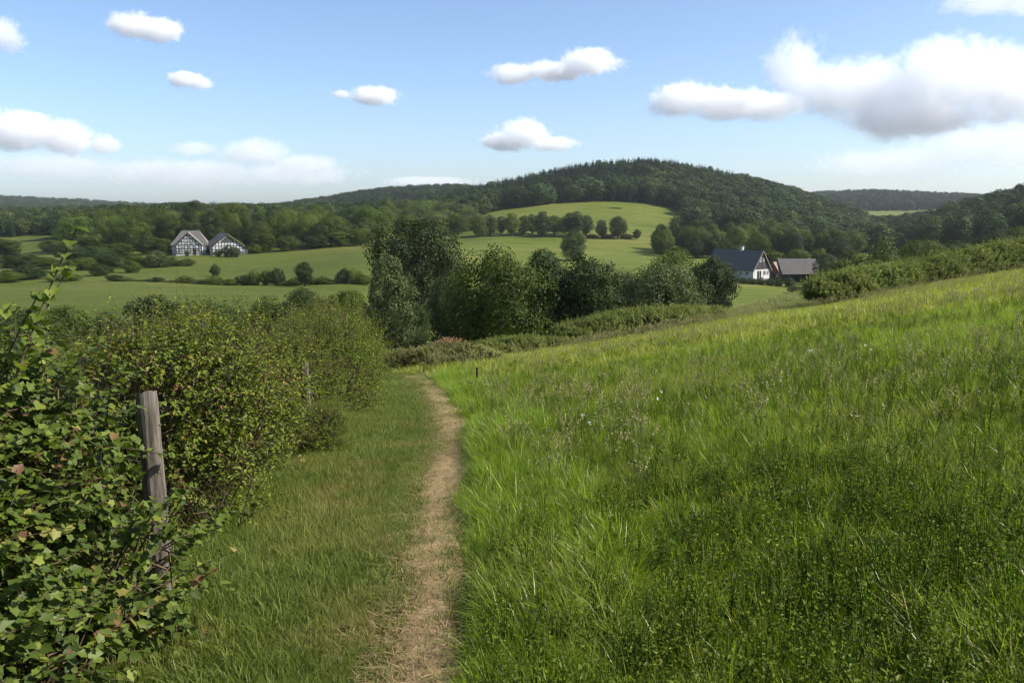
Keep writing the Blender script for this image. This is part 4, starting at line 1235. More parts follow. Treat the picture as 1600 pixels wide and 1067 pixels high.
# the large out-of-focus bramble at the left edge; its largest leaves are single parts
def near_bramble():
    r = np.random.default_rng(81)
    lob = [((0, 0, .62), (.55, .8, .62)), ((.2, -.5, .5), (.48, .55, .5)), ((.2, .45, .55), (.42, .5, .55)), ((-.05, .1, .92), (.42, .6, .38)), ((.34, -.1, .3), (.45, .8, .33)), ((-.3, -.4, .98), (.4, .5, .40)), ((.05, .5, 1.28), (.26, .35, .40)), ((.22, .85, 1.05), (.28, .35, .38)), ((.64, .75, .38), (.24, .3, .34)), ((.4, .75, .22), (.3, .4, .25))]
    (V, F, tone), (SV, SF), (P, N, T, S, tn) = shoots_np(r, lob, 1500, 12, .054, LEAF_I, Lr=(.18, .42), up=.35, stemr=.0045)
    x, y = -2.56, 3.3
    e = link('bramble_bush', None, None, (x, y, h1(x, y) - .03))
    tag(e, 'large soft-focus bramble bush filling the left edge in front of the fence post', 'bush', HG)
    # tall arching canes
    canes = []
    extraP, extraN, extraT, extraS, extraTone = [], [], [], [], []
    for i, (bx, by, tx, ty, tz, n) in enumerate([(.1, .2, .68, .42, 2.14, 30), (.1, .1, .60, .50, 1.98, 26), (.0, .2, .48, .45, 1.86, 24), (.0, .1, .46, .2, 2.06, 22), (-.1, .0, .02, .35, 1.85, 18), (-.3, -.2, -.15, .3, 1.98, 16), (.1, -.3, .1, -.1, 1.75, 16), (-.4, .3, -.35, .75, 1.8, 16), (.1, .5, .15, .95, 1.6, 14)]):
        st, en = np.array((bx, by, .5)), np.array((tx, ty, tz))
        md = (st + en) / 2 + np.array((0, 0, .22))
        q = np.linspace(0, 1, 12)[:, None]
        pts = (1 - q) ** 2 * st + 2 * q * (1 - q) * md + q * q * en
        canes.append(tube(pts, np.linspace(.008, .003, 12), 6))
        for j in range(n):
            u = .42 + .58 * (j + r.random()) / n
            p = (1 - u) ** 2 * st + 2 * u * (1 - u) * md + u * u * en
            sg = 1 if j % 2 else -1
            dv = unit(en - st); sdv = np.cross(dv, (0, 0, 1)); sdv = sdv / np.linalg.norm(sdv)
            extraP.append(p); extraT.append(unit(sdv * sg + dv * .5 + r.normal(size=3) * .35)); extraN.append(unit(np.array((0, 0, 1.)) + r.normal(size=3) * .45))
            extraS.append(.062 * r.uniform(.6, 1.15)); extraTone.append(r.uniform(.45, .86))
    f = link('foliage', mesh_np('bramble_foliage', V, F, [M_BRAM], True, tone), e); f['kind'] = 'stuff'
    WV, WF = join_vf([(SV, SF), woody_np(r, lob, 20)])
    link('stems', mesh_np('bramble_stems', WV, WF, [M_TWIG], True), e)
    for c in canes:
        link('cane', mesh_np('bramble_cane', c[0], c[1], [M_TWIG], True), e)
    # single leaves: four shapes sharing mesh data
    lm = []
    for k in range(8):
        tv, tf = LEAF_I
        tv = tv * np.array((1, .85 + .08 * (k % 4), .8 + .25 * (k % 3))) + np.random.default_rng(k).normal(0, .02, tv.shape)
        tv[:, 2] += -.18 * (tv[:, 0] - .3) ** 2 + (.1 if k % 2 else -.12) * tv[:, 1]
        lm.append(mesh_np('bramble_leaf', tv, tf, [M_BRAM], True, np.full(len(tf), (.36, .42, .48, .54, .6, .66, .76, .86)[k])))
    # camera-facing shell leaves of the bush, pushed just outside the foliage
    cen = np.array((0, 0, .7))
    tocam = unit(np.array((-x, -y, 1.0)))
    sc_ = ((P - cen) @ tocam) + r.uniform(0, .15, len(P))
    pick = np.argsort(-sc_)[:1200]
    pick = r.choice(pick, 100, replace=False)
    for i in pick:
        extraP.append(P[i] + tocam * .03); extraN.append(N[i]); extraT.append(T[i]); extraS.append(S[i] * 1.2); extraTone.append(tn[i])
    for p, n_2, t_, s_, to in zip(extraP, extraN, extraT, extraS, extraTone):
        b_ = unit(np.cross(n_2, t_)); t2 = np.cross(b_, n_2)
        M = Matrix(((t2[0], b_[0], n_2[0]), (t2[1], b_[1], n_2[1]), (t2[2], b_[2], n_2[2])))
        o = link('leaf', lm[int(np.clip(round((to - .3) / .6 * 7), 0, 7))], e, tuple(p), M.to_euler(), float(s_))
near_bramble()

# hedges beyond the near meadow
def scrub_row(pts, label, group, name='scrub_bush', seed=1, m_=None, grow=1.0):
    r = np.random.default_rng(seed)
    for i, (px, D, topy) in enumerate(pts):
        x = col_x(px, D); g = h1(x, D)
        ht = max(.5, at(px, topy, D).z - g)
        k = ['scrub_a', 'scrub_b', 'scrub_c'][i % 3]
        bh = {'scrub_a': 1.75, 'scrub_b': 1.7, 'scrub_c': 1.85}[k]
        s = ht / bh
        s *= 1.22 * grow
        bush(name, k, x, D, max(.75, s), label[i] if isinstance(label, list) else label, group, r.uniform(-.3, .3) + (3.14 if i % 2 else 0), s, m_)
pts = [(px, np.interp(px, [1285, 1600, 1760], [52, 61, 66]), np.interp(px, [1285, 1310, 1340, 1400, 1500, 1600, 1760], [455, 440, 432, 425, 406, 388, 350])) for px in range(1298, 1780, 24)]
scrub_row(pts, 'bush of the long tangled hedge climbing the right edge of the meadow', 'long hedge on the right meadow edge', seed=4, m_=M_MID, grow=1.3)
pts = [(px, np.interp(px, [890, 1120], [42, 47]), np.interp(px, [885, 905, 950, 1000, 1060, 1118], [523, 513, 503, 495, 488, 486])) for px in range(898, 1125, 24)]
scrub_row(pts, 'bush of the grey-green hedge between the meadow and the valley oaks', 'middle hedge on the far meadow edge', seed=5, m_=M_MID, grow=1.3)
pts = [(778, 38.5, 537), (800, 38.8, 532), (824, 39, 531), (848, 39.5, 532), (872, 40, 533)]
scrub_row(pts, 'low bush of the short scrub strip right of the path end', 'short scrub strip by the path end', seed=6, m_=M_MID, grow=1.2)
pts = [(632, 33, 549), (655, 32.5, 544), (680, 33, 540), (704, 33, 537), (728, 33, 541), (750, 33.5, 548)]
scrub_row(pts, ['brownish low scrub bush closing the path on the left', 'scrub bush left of the rust-topped one at the path end', 'scrub bush touching the rust-topped one from the left', 'scrub bush with rust-red seedheads at the path end', 'scrub bush right of the rust-topped one at the path end', 'last low scrub bush before the gap at the path end'], 'scrub closing the end of the path', seed=7, m_=M_PALE)
def rust_heads():
    r = np.random.default_rng(3)
    par = [o for o in col.objects if o.get('label', '').startswith('scrub bush with rust-red')][0]
    n = 260
    P = np.stack([r.normal(.1, .5, n), r.normal(0, .25, n), 1.62 + np.abs(r.normal(0, .13, n))], -1)
    P[:, 2] -= .2 * P[:, 0] ** 2
    V, F = place_template(P, r.normal(size=(n, 3)), unit(r.normal(size=(n, 3)) + np.array((0, 0, 1.5))), .09 * r.uniform(.6, 1.4, n), *LEAF_Q)
    o = link('seedheads', mesh_np('seedheads', V, F, [M_RUST], False, r.random(n)), par); o['kind'] = 'stuff'
rust_heads()

# ------------------------------------------------------------------ grass
def grass_tuft(name, seed, n, h, wd, spread, lean, curl, m_, seg=4, tone=(.5, .2), hvar=.5, flat=0.0, raw=False):
    r = np.random.default_rng(seed)
    a = r.uniform(0, 6.28, n); rad = spread * np.sqrt(r.random(n))
    root = np.stack([np.cos(a) * rad, np.sin(a) * rad, np.zeros(n)], -1)
    az = a + r.normal(0, .9, n)
    d = np.stack([np.cos(az), np.sin(az), np.zeros(n)], -1); sv = np.stack([-np.sin(az), np.cos(az), np.zeros(n)], -1)
    tw = r.normal(0, .5, n)[:, None]
    sv = sv * np.cos(tw) + d * np.sin(tw)
    hh = h * (1 - hvar * r.random(n)); ww = wd * r.uniform(.6, 1.3, n)
    le = np.abs(r.normal(0, lean, n)); cu = np.abs(r.normal(curl, curl * .6 + .01, n))
    s = np.linspace(0, 1, seg + 1)
    ang = le[:, None] + cu[:, None] * s[None] ** 1.4 + flat
    dx = np.sin(ang) * hh[:, None] / seg; dzv = np.cos(ang) * hh[:, None] / seg
    X = np.concatenate([np.zeros((n, 1)), np.cumsum(dx[:, 1:], 1)], 1); Z = np.concatenate([np.zeros((n, 1)), np.cumsum(dzv[:, 1:], 1)], 1)
    mid = root[:, None] + d[:, None] * X[..., None]; mid[..., 2] += Z
    wv = ww[:, None] * (1 - s[None] ** 2.2 * .93) * .5
    Lf = mid - sv[:, None] * wv[..., None]; Rt = mid + sv[:, None] * wv[..., None]
    Vv = np.stack([Lf, Rt], 2).reshape(n, -1, 3)
    f = np.array([(2 * i, 2 * i + 1, 2 * i + 3, 2 * i + 2) for i in range(seg)])
    Ff = (np.arange(n)[:, None, None] * (2 * (seg + 1)) + f[None]).reshape(-1, 4)
    tn = np.clip(np.repeat(r.normal(tone[0], tone[1], n), seg), 0, 1)
    if raw: return Vv.reshape(-1, 3), Ff, tn
    return mesh_np(name, Vv.reshape(-1, 3), Ff, [m_], True, tn)

def forb(name, seed, ns, h, leaf, m_, nl=9):
    r = np.random.default_rng(seed)
    lob = [((0, 0, h * .25), (.09, .09, h * .25))]
    n = ns * nl
    a = r.uniform(0, 6.28, ns); le = np.abs(r.normal(0, .3, ns))
    dr = np.stack([np.cos(a) * np.sin(le), np.sin(a) * np.sin(le), np.cos(le)], -1)
    s = (np.arange(nl)[None] + r.random((ns, nl))) / nl
    P = dr[:, None] * (h * r.uniform(.6, 1, ns)[:, None] * s)[..., None]
    T = unit(np.stack([np.cos(r.uniform(0, 6.28, (ns, nl))), np.sin(r.uniform(0, 6.28, (ns, nl))), r.uniform(-.2, .6, (ns, nl))], -1))
    N = unit(np.array((0, 0, 1.)) + r.normal(size=(ns, nl, 3)) * .5)
    V, F = place_template(P.reshape(-1, 3), N.reshape(-1, 3), T.reshape(-1, 3), (leaf * r.uniform(.5, 1.2, (ns, nl)) * (1.2 - .6 * s)).ravel(), *LEAF_6)
    tn = np.repeat(np.clip(r.normal(.5, .2, n), 0, 1), 2)
    parts = [tube([np.zeros(3), dr[i] * h * .5, dr[i] * h * .95], [.0025, .002, .001], 3) for i in range(ns)]
    SV, SF = join_vf(parts)
    return mesh_np(name, np.concatenate([V, SV]), np.concatenate([F, SF + len(V)]), [m_], False, np.concatenate([tn, np.full(len(SF), .4)]))

def seed_stalk(name, seed, n, h, m_, head=.07):
    r = np.random.default_rng(seed)
    parts = []; P, T = [], []
    for i in range(n):
        a = r.uniform(0, 6.28); le = abs(r.normal(0, .2)); hh = h * r.uniform(.7, 1.1)
        d = np.array((math.cos(a) * math.sin(le), math.sin(a) * math.sin(le), math.cos(le)))
        rt = np.array((r.normal(0, .05), r.normal(0, .05), 0))
        parts.append(tube([rt, rt + d * hh * .5, rt + d * hh + np.array((d[0], d[1], -.3)) * hh * .12], [.0018, .0015, .001], 3))
        for j in range(14):
            P.append(rt + d * hh * (1 - head / hh * j / 10) + np.array((d[0], d[1], -.3)) * hh * .11 + r.normal(0, .006, 3)); T.append(d + r.normal(0, .5, 3))
    P = np.array(P); T = unit(np.array(T))
    V, F = place_template(P, r.normal(size=P.shape), T, .018 * r.uniform(.7, 1.4, len(P)), *LEAF_Q)
    SV, SF = join_vf(parts)
    return mesh_np(name, np.concatenate([V, SV]), np.concatenate([F, SF + len(V)]), [m_], False, np.concatenate([r.uniform(.4, 1, len(F)), np.full(len(SF), .2)]))

GST = [(0, (.064, .102, .006)), (.4, (.142, .216, .009)), (.7, (.205, .285, .014)), (.9, (.30, .31, .035)), (1, (.42, .36, .13))]
M_GRASS = leaf_mat('meadow_grass_blade', GST, .48, .36, .3, obj_var=.03, patch=.5, patch_scale=.38, patch_col=(.30, .26, .08), tcol=1.35)
M_FORB = leaf_mat('meadow_herb_leaf', [(0, (.055, .085, .009)), (.6, (.115, .160, .014)), (1, (.19, .22, .03))], .4, .5, .18, obj_var=.2, tcol=1.3)
M_LAWN = leaf_mat('short_grass_blade', [(0, (.050, .078, .010)), (.5, (.098, .135, .017)), (.85, (.16, .18, .035)), (1, (.34, .265, .11))], .38, .5, .18, obj_var=.04, patch=.6, patch_scale=.9, patch_col=(.23, .19, .06), tcol=1.2)
M_STRAW = leaf_mat('straw', [(0, (.18, .12, .05)), (.6, (.29, .205, .095)), (1, (.42, .32, .165))], .15, .7, .2, obj_var=.2, tcol=1)
M_SEED = leaf_mat('grass_seedhead', [(0, (.11, .14, .03)), (.5, (.22, .20, .08)), (1, (.38, .33, .18))], .25, .7, .2, obj_var=.2, tcol=1)
M_FLOW = leaf_mat('pale_flower', [(0, (.10, .14, .03)), (.3, (.10, .14, .03)), (.4, (.62, .55, .5)), (1, (.8, .76, .7))], .2, .7, .2, obj_var=.1, tcol=1)

def vnoise(x, y, f, seed):
    r = np.random.default_rng(seed)
    o = 0
    for i in range(7):
        a = r.uniform(0, 6.28); k = f * r.uniform(.6, 1.7)
        o = o + np.sin((x * math.cos(a) + y * math.sin(a)) * k + r.uniform(0, 6.28))
    return o / 3.2

def sample_cone(n, D0, D1, pxa, pxb, r, power=1.0):
    """points with density ~ D^(power-2) per square metre"""
    u = r.random(n)
    D = (D0 ** power + u * (D1 ** power - D0 ** power)) ** (1 / power)
    px = r.uniform(pxa, pxb, n)
    return (px - 800) / F_PX * D * CP, D, px

MB_PX = [500, 765, 890, 1120, 1290, 1600, 1900]; MB_D = [27, 37, 40, 45.5, 51, 60, 70]
def meadow_mask(x, y, px, edge=0.0):
    ok = y < np.interp(px, MB_PX, MB_D)
    lim_ = path_x(y) + path_w(y) * 1.05 + .12 + .07 * vnoise(x * 0, y, 2.4, 77) + edge
    ok &= (x > lim_) | (y > 28.5)
    ok &= (y < 28.5) | (px > 655)
    return ok
def euler_on_slope(n, r, tilt=.1):
    e = np.zeros((n, 3)); e[:, 0] = r.normal(0, tilt, n); e[:, 1] = r.normal(0, tilt, n) - .03; e[:, 2] = r.uniform(0, 6.28, n)
    return e

def patch_mesh(name, seed, size, ntuft, nblade, h, wd, spread, lean, curl, m_, seg, tone, flat=0.0, dry=.1):
    """a square piece of sward: many tufts in one mesh"""
    r = np.random.default_rng(seed)
    Vs, Fs, Ts, o = [], [], [], 0
    for t in range(ntuft):
        cx, cyy = r.uniform(-.5, .5, 2) * size * 1.15
        hs = np.clip(.95 + .26 * vnoise(np.array(cx), np.array(cyy), 6.0 / size, seed) + r.normal(0, .22), .4, 1.7)
        me = grass_tuft('t', int(r.integers(1e9)), nblade, h * hs, wd, spread, lean * r.uniform(.6, 1.9), curl * r.uniform(.5, 1.6), m_, seg, (tone[0] + r.normal(0, .14) + (.38 if r.random() < dry else 0), tone[1]), flat=flat, raw=True)
        Vs.append(me[0] + np.array((cx, cyy, 0))); Fs.append(me[1] + o); Ts.append(me[2]); o += len(me[0])
    return mesh_np(name, np.concatenate(Vs), np.concatenate(Fs), [m_], True, np.concatenate(Ts))

def slope_euler(x, y, r, quarter=True):
    d = .25
    gx = (H(x + d, y) - H(x - d, y)) / (2 * d); gy = (H(x, y + d) - H(x, y - d)) / (2 * d)
    out = np.zeros((len(x), 3))
    for i in range(len(x)):
        n = Vector((-gx[i], -gy[i], 1)).normalized()
        q = Vector((0, 0, 1)).rotation_difference(n) @ Euler((0, 0, r.uniform(0, 6.28))).to_quaternion()
        out[i] = q.to_euler()
    return out

def patch_grid(D0, D1, step, pxa, pxb, mask, r):
    xs = np.arange((pxa - 800) / F_PX * D1, (pxb - 800) / F_PX * D1, step); ys = np.arange(D0, D1, step)
    gx, gy = np.meshgrid(xs, ys)
    x = (gx + r.uniform(-.25, .25, gx.shape) * step).ravel(); y = (gy + r.uniform(-.25, .25, gx.shape) * step).ravel()
    px = 800 + F_PX * x / (y * CP)
    k = (px > pxa) & (px < pxb) & mask(x, y, px)
    return x[k], y[k], px[k]

def meadow():
    r = np.random.default_rng(5)
    near = [patch_mesh('sward_%d' % i, 300 + i, .9, 165, 20, .215, .0050, .05, .45, 1.5, M_GRASS, 3, (.46, .22), dry=.08) for i in range(7)]
    mid = [patch_mesh('sward_mid_%d' % i, 320 + i, 1.5, 200, 20, .25, .0075, .085, .45, 1.35, M_GRASS, 3, (.48, .2)) for i in range(7)]
    far = [patch_mesh('sward_far_%d' % i, 340 + i, 3.0, 190, 22, .30, .016, .22, .38, 1.0, M_GRASS, 3, (.60, .22), dry=.4) for i in range(6)]
    def put(name, label, D0, D1, step, pxa, mk, protos, seed, edge):
        x, y, px = patch_grid(D0, D1, step, pxa, 2700 if D0 < 20 else 2000, lambda a, b, c: meadow_mask(a, b, c, edge) & mk(a, b), r)
        hn = vnoise(x, y, .9, seed) * .5 + vnoise(x, y, .3, seed + 1) * .5
        sz = np.clip(.95 + .2 * hn, .6, 1.4)
        scatter(name, label, 'grass', np.stack([x, y, H(x, y) - .02], -1), slope_euler(x, y, r), np.stack([np.ones_like(sz)] * 2 + [sz], -1), r.integers(0, len(protos), len(x)), protos)
    put('meadow_grass', 'tall lush meadow grass right of the path in the foreground', 1.0, 10.5, .62, -250, lambda a, b: np.hypot(a, b) < 10, near, 21, .42)
    put('middle_meadow_grass', 'meadow grass halfway up the slope', 8.5, 24, 1.05, 560, lambda a, b: (np.hypot(a, b) >= 9.6) & (b < 23.5), mid, 23, .7)
    put('far_meadow_grass', 'meadow grass of the far upper slope before the hedges', 22, 72, 2.1, 560, lambda a, b: b > 22.6, far, 25, 1.0)
    # single tufts hemming the path
    tall = [grass_tuft('tuft_%d' % i, 100 + i, 30, .28, .0052, .07, .42, 1.4, M_GRASS, 4, (.46, .24)) for i in range(6)]
    x, y, px = sample_cone(60000, 1.8, 29, -250, 1000, r, 1.25)
    e = x - (path_x(y) + path_w(y) + .1)
    k = meadow_mask(x, y, px) & (e < 1.1) & (y < 28.5); x, y, e = x[k], y[k], e[k]
    sc_ = np.clip(.95 + .28 * vnoise(x, y, 2.2, 1) + r.normal(0, .16, len(x)), .4, 1.5) * (.7 + .3 * smooth(0, .3, e))
    S = np.stack([sc_ * (1 + y * .035)] * 2 + [sc_], -1)
    scatter('path_edge_grass', 'grass tufts leaning over the right edge of the path', 'grass', np.stack([x, y, H(x, y) - .015], -1), euler_on_slope(len(x), r, .18), S, r.integers(0, len(tall), len(x)), tall)
    fb = [forb('herb_%d' % i, 160 + i, 6, .25, .030, M_FORB, 11) for i in range(5)]
    x, y, px = sample_cone(19000, 2.0, 32, -200, 1780, r, 1.05)
    k = meadow_mask(x, y, px, .05) & (vnoise(x, y, .9, 9) + r.normal(0, .5, len(x)) > -.1); x, y = x[k], y[k]
    scatter('meadow_herbs', 'leafy herbs growing through the meadow grass', 'herbs', np.stack([x, y, H(x, y) - .01], -1), euler_on_slope(len(x), r, .15), r.uniform(.6, 1.25, len(x)), r.integers(0, len(fb), len(x)), fb)
    ss = [seed_stalk('stalk_%d' % i, 180 + i, 5, .52, M_SEED) for i in range(4)]
    x, y, px = sample_cone(7000, 5, 62, 500, 1780, r, 1.95)
    k = meadow_mask(x, y, px, .25) & (vnoise(x, y, .5, 12) + r.normal(0, .4, len(x)) > .1); x, y = x[k], y[k]
    scatter('seed_stalks', 'dry seed stalks standing above the meadow grass', 'grass', np.stack([x, y, H(x, y) - .01], -1), euler_on_slope(len(x), r, .12), r.uniform(.75, 1.15, len(x)) * (1 + y * .006), r.integers(0, len(ss), len(x)), ss)
    fl = [seed_stalk('flower_%d' % i, 190 + i, 2, .40, M_FLOW, .02) for i in range(3)]
    x, y, px = sample_cone(30, 6, 45, 780, 1780, r, 1.4)
    k = meadow_mask(x, y, px, .3); x, y = x[k], y[k]
    scatter('meadow_flowers', 'scattered tiny pale flower heads in the meadow', 'flowers', np.stack([x, y, H(x, y)], -1), euler_on_slope(len(x), r, .1), r.uniform(.8, 1.2, len(x)), r.integers(0, len(fl), len(x)), fl)
meadow()

def verge():
    r = np.random.default_rng(15)
    lawn = [grass_tuft('lawn_%d' % i, 200 + i, 34, .105, .0042, .09, .6, 1.1, M_LAWN, 3, (.46, .2)) for i in range(6)]
    x, y, px = sample_cone(60000, 2.0, 31, -250, 760, r, 1.15)
    lim_ = path_x(y) - path_w(y)
    e = lim_ - x
    inner = np.clip((x - (path_x(y) - path_w(y) * 1.1)), 0, None)
    k = (x < path_x(y) + path_w(y) * 1.25) & (x > -3.4 - .03 * y)
    # thin out on the trodden strip
    on = (np.abs(x - path_x(y)) < path_w(y) * (.72 + .25 * vnoise(x * 0, y, 3.1, 41)))
    k &= ~on | (r.random(len(x)) < .22 + .32 * smooth(5, 12, y) + .15 * (vnoise(x, y, 2.5, 5) > .3))
    k |= (y > 26) & (px > 600) & (px < 760) & (r.random(len(x)) < .7)
    x, y, e = x[k], y[k], e[k]
    sc_ = np.clip(.55 + .55 * smooth(0, .9, e) + .2 * vnoise(x, y, 1.6, 6) + r.normal(0, .12, len(x)), .35, 1.5)
    S = np.stack([sc_ * (1 + y * .03)] * 2 + [sc_], -1)
    scatter('verge_grass', 'short trampled grass between the path and the hedge', 'grass', np.stack([x, y, H(x, y) + .002], -1), euler_on_slope(len(x), r, .12), S, r.integers(0, len(lawn), len(x)), lawn)
    # taller tufts near the hedge foot
    tall = [grass_tuft('verge_tuft_%d' % i, 220 + i, 26, .24, .0055, .08, .5, 1.4, M_LAWN, 4, (.5, .2)) for i in range(4)]
    x, y, px = sample_cone(9000, 2.0, 24, -250, 700, r, 1.1)
    e = path_x(y) - path_w(y) - x
    k = (e > .35) & (x > -3.4 - .03 * y) & (r.random(len(x)) < smooth(.3, 1.3, e) * .8)
    x, y = x[k], y[k]
    scatter('hedge_foot_grass', 'longer grass along the foot of the hedge', 'grass', np.stack([x, y, H(x, y)], -1), euler_on_slope(len(x), r, .15), r.uniform(.5, 1.1, len(x)), r.integers(0, len(tall), len(x)), tall)
    straw = [grass_tuft('straw_%d' % i, 240 + i, 22, .11, .0038, .12, .25, .3, M_STRAW, 2, (.5, .25), flat=1.35) for i in range(5)]
    x, y, px = sample_cone(16000, 2.0, 29, 500, 780, r, 1.1)
    e = np.abs(x - path_x(y)) / path_w(y)
    k = ((e < 1.15) | ((x < path_x(y)) & (e < 2.6))) & (r.random(len(x)) < .8 - .3 * e); x, y = x[k], y[k]
    scatter('path_straw', 'dry straw and clippings strewn on the footpath', 'straw', np.stack([x, y, H(x, y) + .02], -1), euler_on_slope(len(x), r, .06), r.uniform(.6, 1.2, len(x)), r.integers(0, len(straw), len(x)), straw)
verge()

def strip_field():
    r = np.random.default_rng(25)
    tf = [grass_tuft('strip_tuft_%d' % i, 260 + i, 30, .35, .02, .45, .4, .9, M_SCRUBG, 3, (.5, .22)) for i in range(4)]
    x, y, px = sample_cone(6000, 46, 110, 1080, 1700, r, 1.6)
    k = y > np.interp(px, MB_PX, MB_D) + 1.5
    x, y = x[k], y[k]
    scatter('strip_field_grass', 'rough olive grass of the strip field behind the hedge gap', 'grass', np.stack([x, y, H(x, y) - .02], -1), euler_on_slope(len(x), r, .12), r.uniform(.7, 1.3, len(x)), r.integers(0, len(tf), len(x)), tf)
M_SCRUBG = leaf_mat('rough_grass_blade', [(0, (.10, .12, .028)), (.6, (.19, .205, .055)), (1, (.32, .29, .13))], .35, .5, .3, obj_var=.15, tcol=1.2)
strip_field()

# ------------------------------------------------------------------ clouds (volumes, far outside the haze)
def cloud(px, py, D, lobes, dens, label, base=None, seed=0, nscale=1.0, amp=1.3, group='fair weather clouds', thr=.12):
    """lobes: (dpx, dpy, half width px, half height px) about (px, py)"""
    c = at(px, py, D)
    m1 = D / F_PX
    L = [(np.array((dx * m1, (i % 3 - 1) * .1 * hw * m1, -dy * m1)), np.array((hw * m1, hw * m1 * .75, hh * m1))) for i, (dx, dy, hw, hh) in enumerate(lobes)]
    lo = np.min([a - b for a, b in L], 0) * 1.0; hi = np.max([a + b for a, b in L], 0)
    cen, half = (lo + hi) / 2, (hi - lo) / 2 * 1.12
    bm = bmesh.new(); bmesh.ops.create_icosphere(bm, subdivisions=3, radius=1.0)
    # rounded box hull round all lobes
    for v in bm.verts:
        q = np.array(v.co); q = q / np.max(np.abs(q)) ** .75
        v.co = Vector(cen + q * half * (1.0 / max(1e-6, 1.0)))
    me = bpy.data.meshes.new('cloud'); bm.to_mesh(me); bm.free()
    m, nd, lk = mat('cloud_vapour')
    out = nd.new('ShaderNodeOutputMaterial'); tc = nd.new('ShaderNodeTexCoord')
    P = tc.outputs['Object']
    size = float(np.mean([l[1][2] for l in L]))
    n1 = noise(nd, lk, .75 / size * nscale, 6, .62, None)
    mp = nd.new('ShaderNodeMapping'); mp.inputs['Location'].default_value = (seed * 913.0, seed * 377.0, seed * 151.0)
    lk.new(P, mp.inputs['Vector']); lk.new(mp.outputs[0], n1.inputs['Vector'])
    acc = None
    for cc, rr in L:
        s = nd.new('ShaderNodeVectorMath'); s.operation = 'SUBTRACT'; s.inputs[1].default_value = tuple(cc); lk.new(P, s.inputs[0])
        d = nd.new('ShaderNodeVectorMath'); d.operation = 'DIVIDE'; d.inputs[1].default_value = tuple(rr); lk.new(s.outputs[0], d.inputs[0])
        l = nd.new('ShaderNodeVectorMath'); l.operation = 'LENGTH'; lk.new(d.outputs[0], l.inputs[0])
        v = nd.new('ShaderNodeMath'); v.operation = 'SUBTRACT'; v.inputs[0].default_value = 1; lk.new(l.outputs['Value'], v.inputs[1])
        if acc is None: acc = v.outputs[0]
        else:
            x = nd.new('ShaderNodeMath'); x.operation = 'SMOOTH_MAX'; x.inputs[2].default_value = .15
            lk.new(acc, x.inputs[0]); lk.new(v.outputs[0], x.inputs[1]); acc = x.outputs[0]
    na_ = nd.new('ShaderNodeMath'); na_.operation = 'MULTIPLY_ADD'; na_.inputs[1].default_value = amp; na_.inputs[2].default_value = -amp * .5 - thr
    lk.new(n1.outputs['Fac'], na_.inputs[0])
    n2 = noise(nd, lk, 2.9 / size * nscale, 7, .7, mp.outputs[0])
    nb = nd.new('ShaderNodeMath'); nb.operation = 'MULTIPLY_ADD'; nb.inputs[1].default_value = 1.2; nb.inputs[2].default_value = -.62
    lk.new(n2.outputs['Fac'], nb.inputs[0])
    ac2 = nd.new('ShaderNodeMath'); ac2.operation = 'ADD'; lk.new(acc, ac2.inputs[0]); lk.new(nb.outputs[0], ac2.inputs[1])
    ad = nd.new('ShaderNodeMath'); ad.operation = 'ADD'; lk.new(ac2.outputs[0], ad.inputs[0]); lk.new(na_.outputs[0], ad.inputs[1])
    mr = nd.new('ShaderNodeMapRange'); mr.interpolation_type = 'SMOOTHSTEP'
    mr.inputs['From Min'].default_value = 0; mr.inputs['From Max'].default_value = .34; mr.inputs['To Max'].default_value = .42 * dens / size
    lk.new(ad.outputs[0], mr.inputs['Value'])
    vol = nd.new('ShaderNodeVolumePrincipled')
    vol.inputs['Color'].default_value = (1, 1, 1, 1); vol.inputs['Anisotropy'].default_value = .1
    lk.new(mr.outputs[0], vol.inputs['Density']); lk.new(vol.outputs[0], out.inputs['Volume'])
    m.cycles.homogeneous_volume = False
    me.materials.append(m)
    o = link('cloud', me, None, c)
    tag(o, label, 'cloud', group)
CLOUDS = True
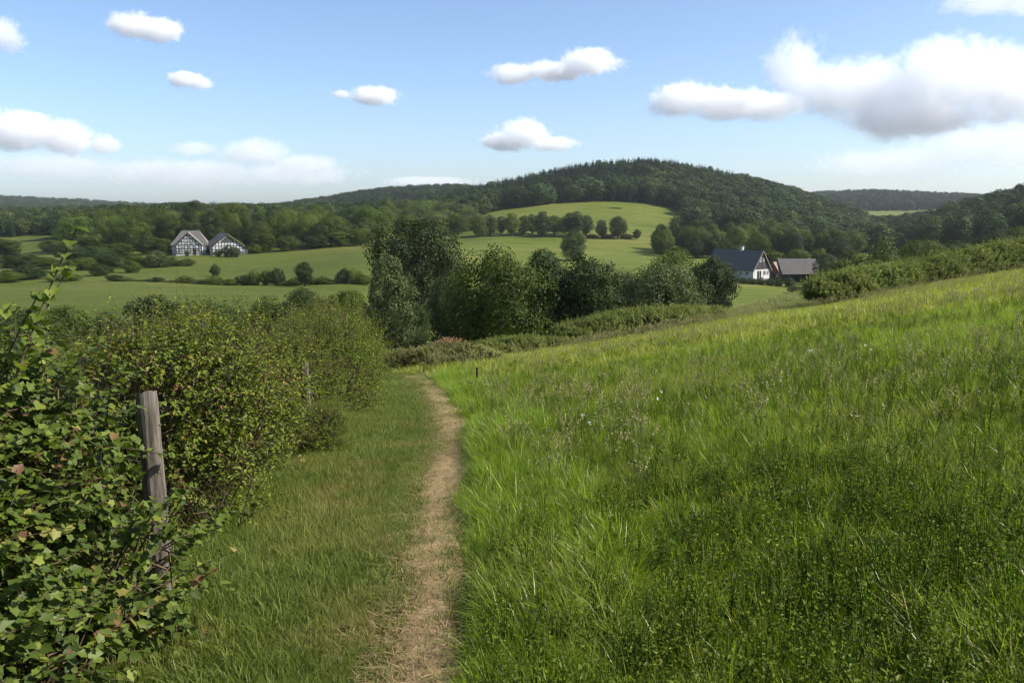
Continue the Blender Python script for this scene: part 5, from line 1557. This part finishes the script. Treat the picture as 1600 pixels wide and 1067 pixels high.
if CLOUDS:
    cloud(-5, 55, 7000, [(0, 0, 48, 34), (20, 8, 28, 24)], 3, 'small cloud cut by the left edge near the top', seed=1)
    cloud(228, 44, 7000, [(-15, -2, 50, 22), (20, 3, 46, 22), (-40, -5, 25, 12)], 3, 'small oval cloud near the top left', seed=2)
    cloud(296, 126, 7500, [(-6, -1, 32, 16), (14, 4, 28, 12)], 2.6, 'tiny cloud below the small oval one', seed=3)
    cloud(575, 151, 7500, [(12, 0, 46, 18), (-40, -3, 20, 9)], 2.6, 'tiny cloud alone left of the middle of the sky', seed=4)
    cloud(865, 107, 7500, [(55, -8, 58, 24), (0, 4, 60, 18), (-60, 8, 50, 20)], 2.8, 'long flat cloud right of the middle of the sky', seed=5)
    cloud(818, 212, 8500, [(0, -2, 50, 28), (-30, 8, 50, 18), (45, 12, 48, 14)], 3, 'domed cloud above the main hill', seed=6)
    cloud(70, 207, 9000, [(-40, -2, 75, 38), (30, 8, 60, 30), (85, 18, 35, 18)], 3.2, 'larger cloud bank at the left edge', seed=7)
    cloud(400, 243, 9500, [(0, -4, 70, 26), (-95, -10, 46, 16), (75, 12, 70, 18)], .9, 'hazy cloud low over the wood left of the hill', seed=8)
    cloud(280, 266, 10000, [(-190, -4, 130, 24), (0, 4, 170, 26), (170, 6, 130, 20)], .5, 'faint veil of cloud low in the left sky', seed=9)
    cloud(1400, 135, 6500, [(-155, -25, 62, 58), (-90, 5, 90, 62), (0, 10, 110, 66), (70, -10, 120, 72), (190, 0, 100, 75), (30, 45, 150, 40)], 3.2, 'largest cloud with grey base at the upper right', seed=10, nscale=1.3)
    cloud(1115, 160, 6800, [(-50, -4, 70, 32), (20, 2, 80, 30), (90, 6, 60, 28)], 3, 'long white cloud touching the left of the largest cloud', seed=11)
    cloud(1540, 6, 7000, [(0, 0, 90, 20), (60, 4, 60, 18)], .6, 'faint cloud cut by the top right corner', seed=12)
    cloud(1480, 240, 10000, [(70, -12, 170, 44), (-80, 14, 150, 30)], .6, 'faint veil of cloud under the largest cloud', seed=13)
    cloud(670, 284, 11000, [(0, 0, 90, 10)], .4, 'thin cloud streak on the horizon left of the main hill', seed=14)

# ------------------------------------------------------------------ haze
def haze():
    bm = bmesh.new(); bmesh.ops.create_cube(bm, size=1)
    for v in bm.verts:
        v.co = Vector((v.co.x * 10000, v.co.y * 10000, 0)) + Vector((0, 0, 120 if v.co.z > 0 else HZ_LOW))
    me = bpy.data.meshes.new('haze'); bm.to_mesh(me); bm.free()
    m, nd, lk = mat('haze_air')
    out = nd.new('ShaderNodeOutputMaterial'); vol = nd.new('ShaderNodeVolumePrincipled')
    vol.inputs['Color'].default_value = (.86, .92, 1, 1); vol.inputs['Density'].default_value = .00006; vol.inputs['Anisotropy'].default_value = .2
    lk.new(vol.outputs[0], out.inputs['Volume'])
    me.materials.append(m)
    o = link('haze', me); o.display_type = 'WIRE'
    tag(o, 'thin summer haze over the valley', 'haze', kind='stuff')
gm = bpy.data.objects['ground'].data
_z = np.empty(len(gm.vertices) * 3, np.float32); gm.vertices.foreach_get('co', _z); _z = _z.reshape(-1, 3)[:, 2]
print('ground z', _z.min(), _z.max())
HZ_LOW = float(_z.min()) - 1.5
haze()

# ------------------------------------------------------------------ tell look-alikes apart by their place in the row
def number_labels():
    words_ = ['first', 'second', 'third', 'fourth', 'fifth', 'sixth', 'seventh', 'eighth', 'ninth', 'tenth', 'eleventh', 'twelfth', 'thirteenth', 'fourteenth', 'fifteenth', 'sixteenth', 'seventeenth', 'eighteenth', 'nineteenth', 'twentieth', 'twenty-first', 'twenty-second', 'twenty-third', 'twenty-fourth']
    same = {}
    for o in col.objects:
        if o.parent is None and o.get('label') and not o.get('kind'):
            same.setdefault(o['label'], []).append(o)
    for lb, os_ in same.items():
        if len(os_) < 2: continue
        os_.sort(key=lambda o: o.location.x / max(o.location.y, 1))
        for o, wd in zip(os_, words_):
            o['label'] = lb + ', ' + wd + ' from left'
number_labels()
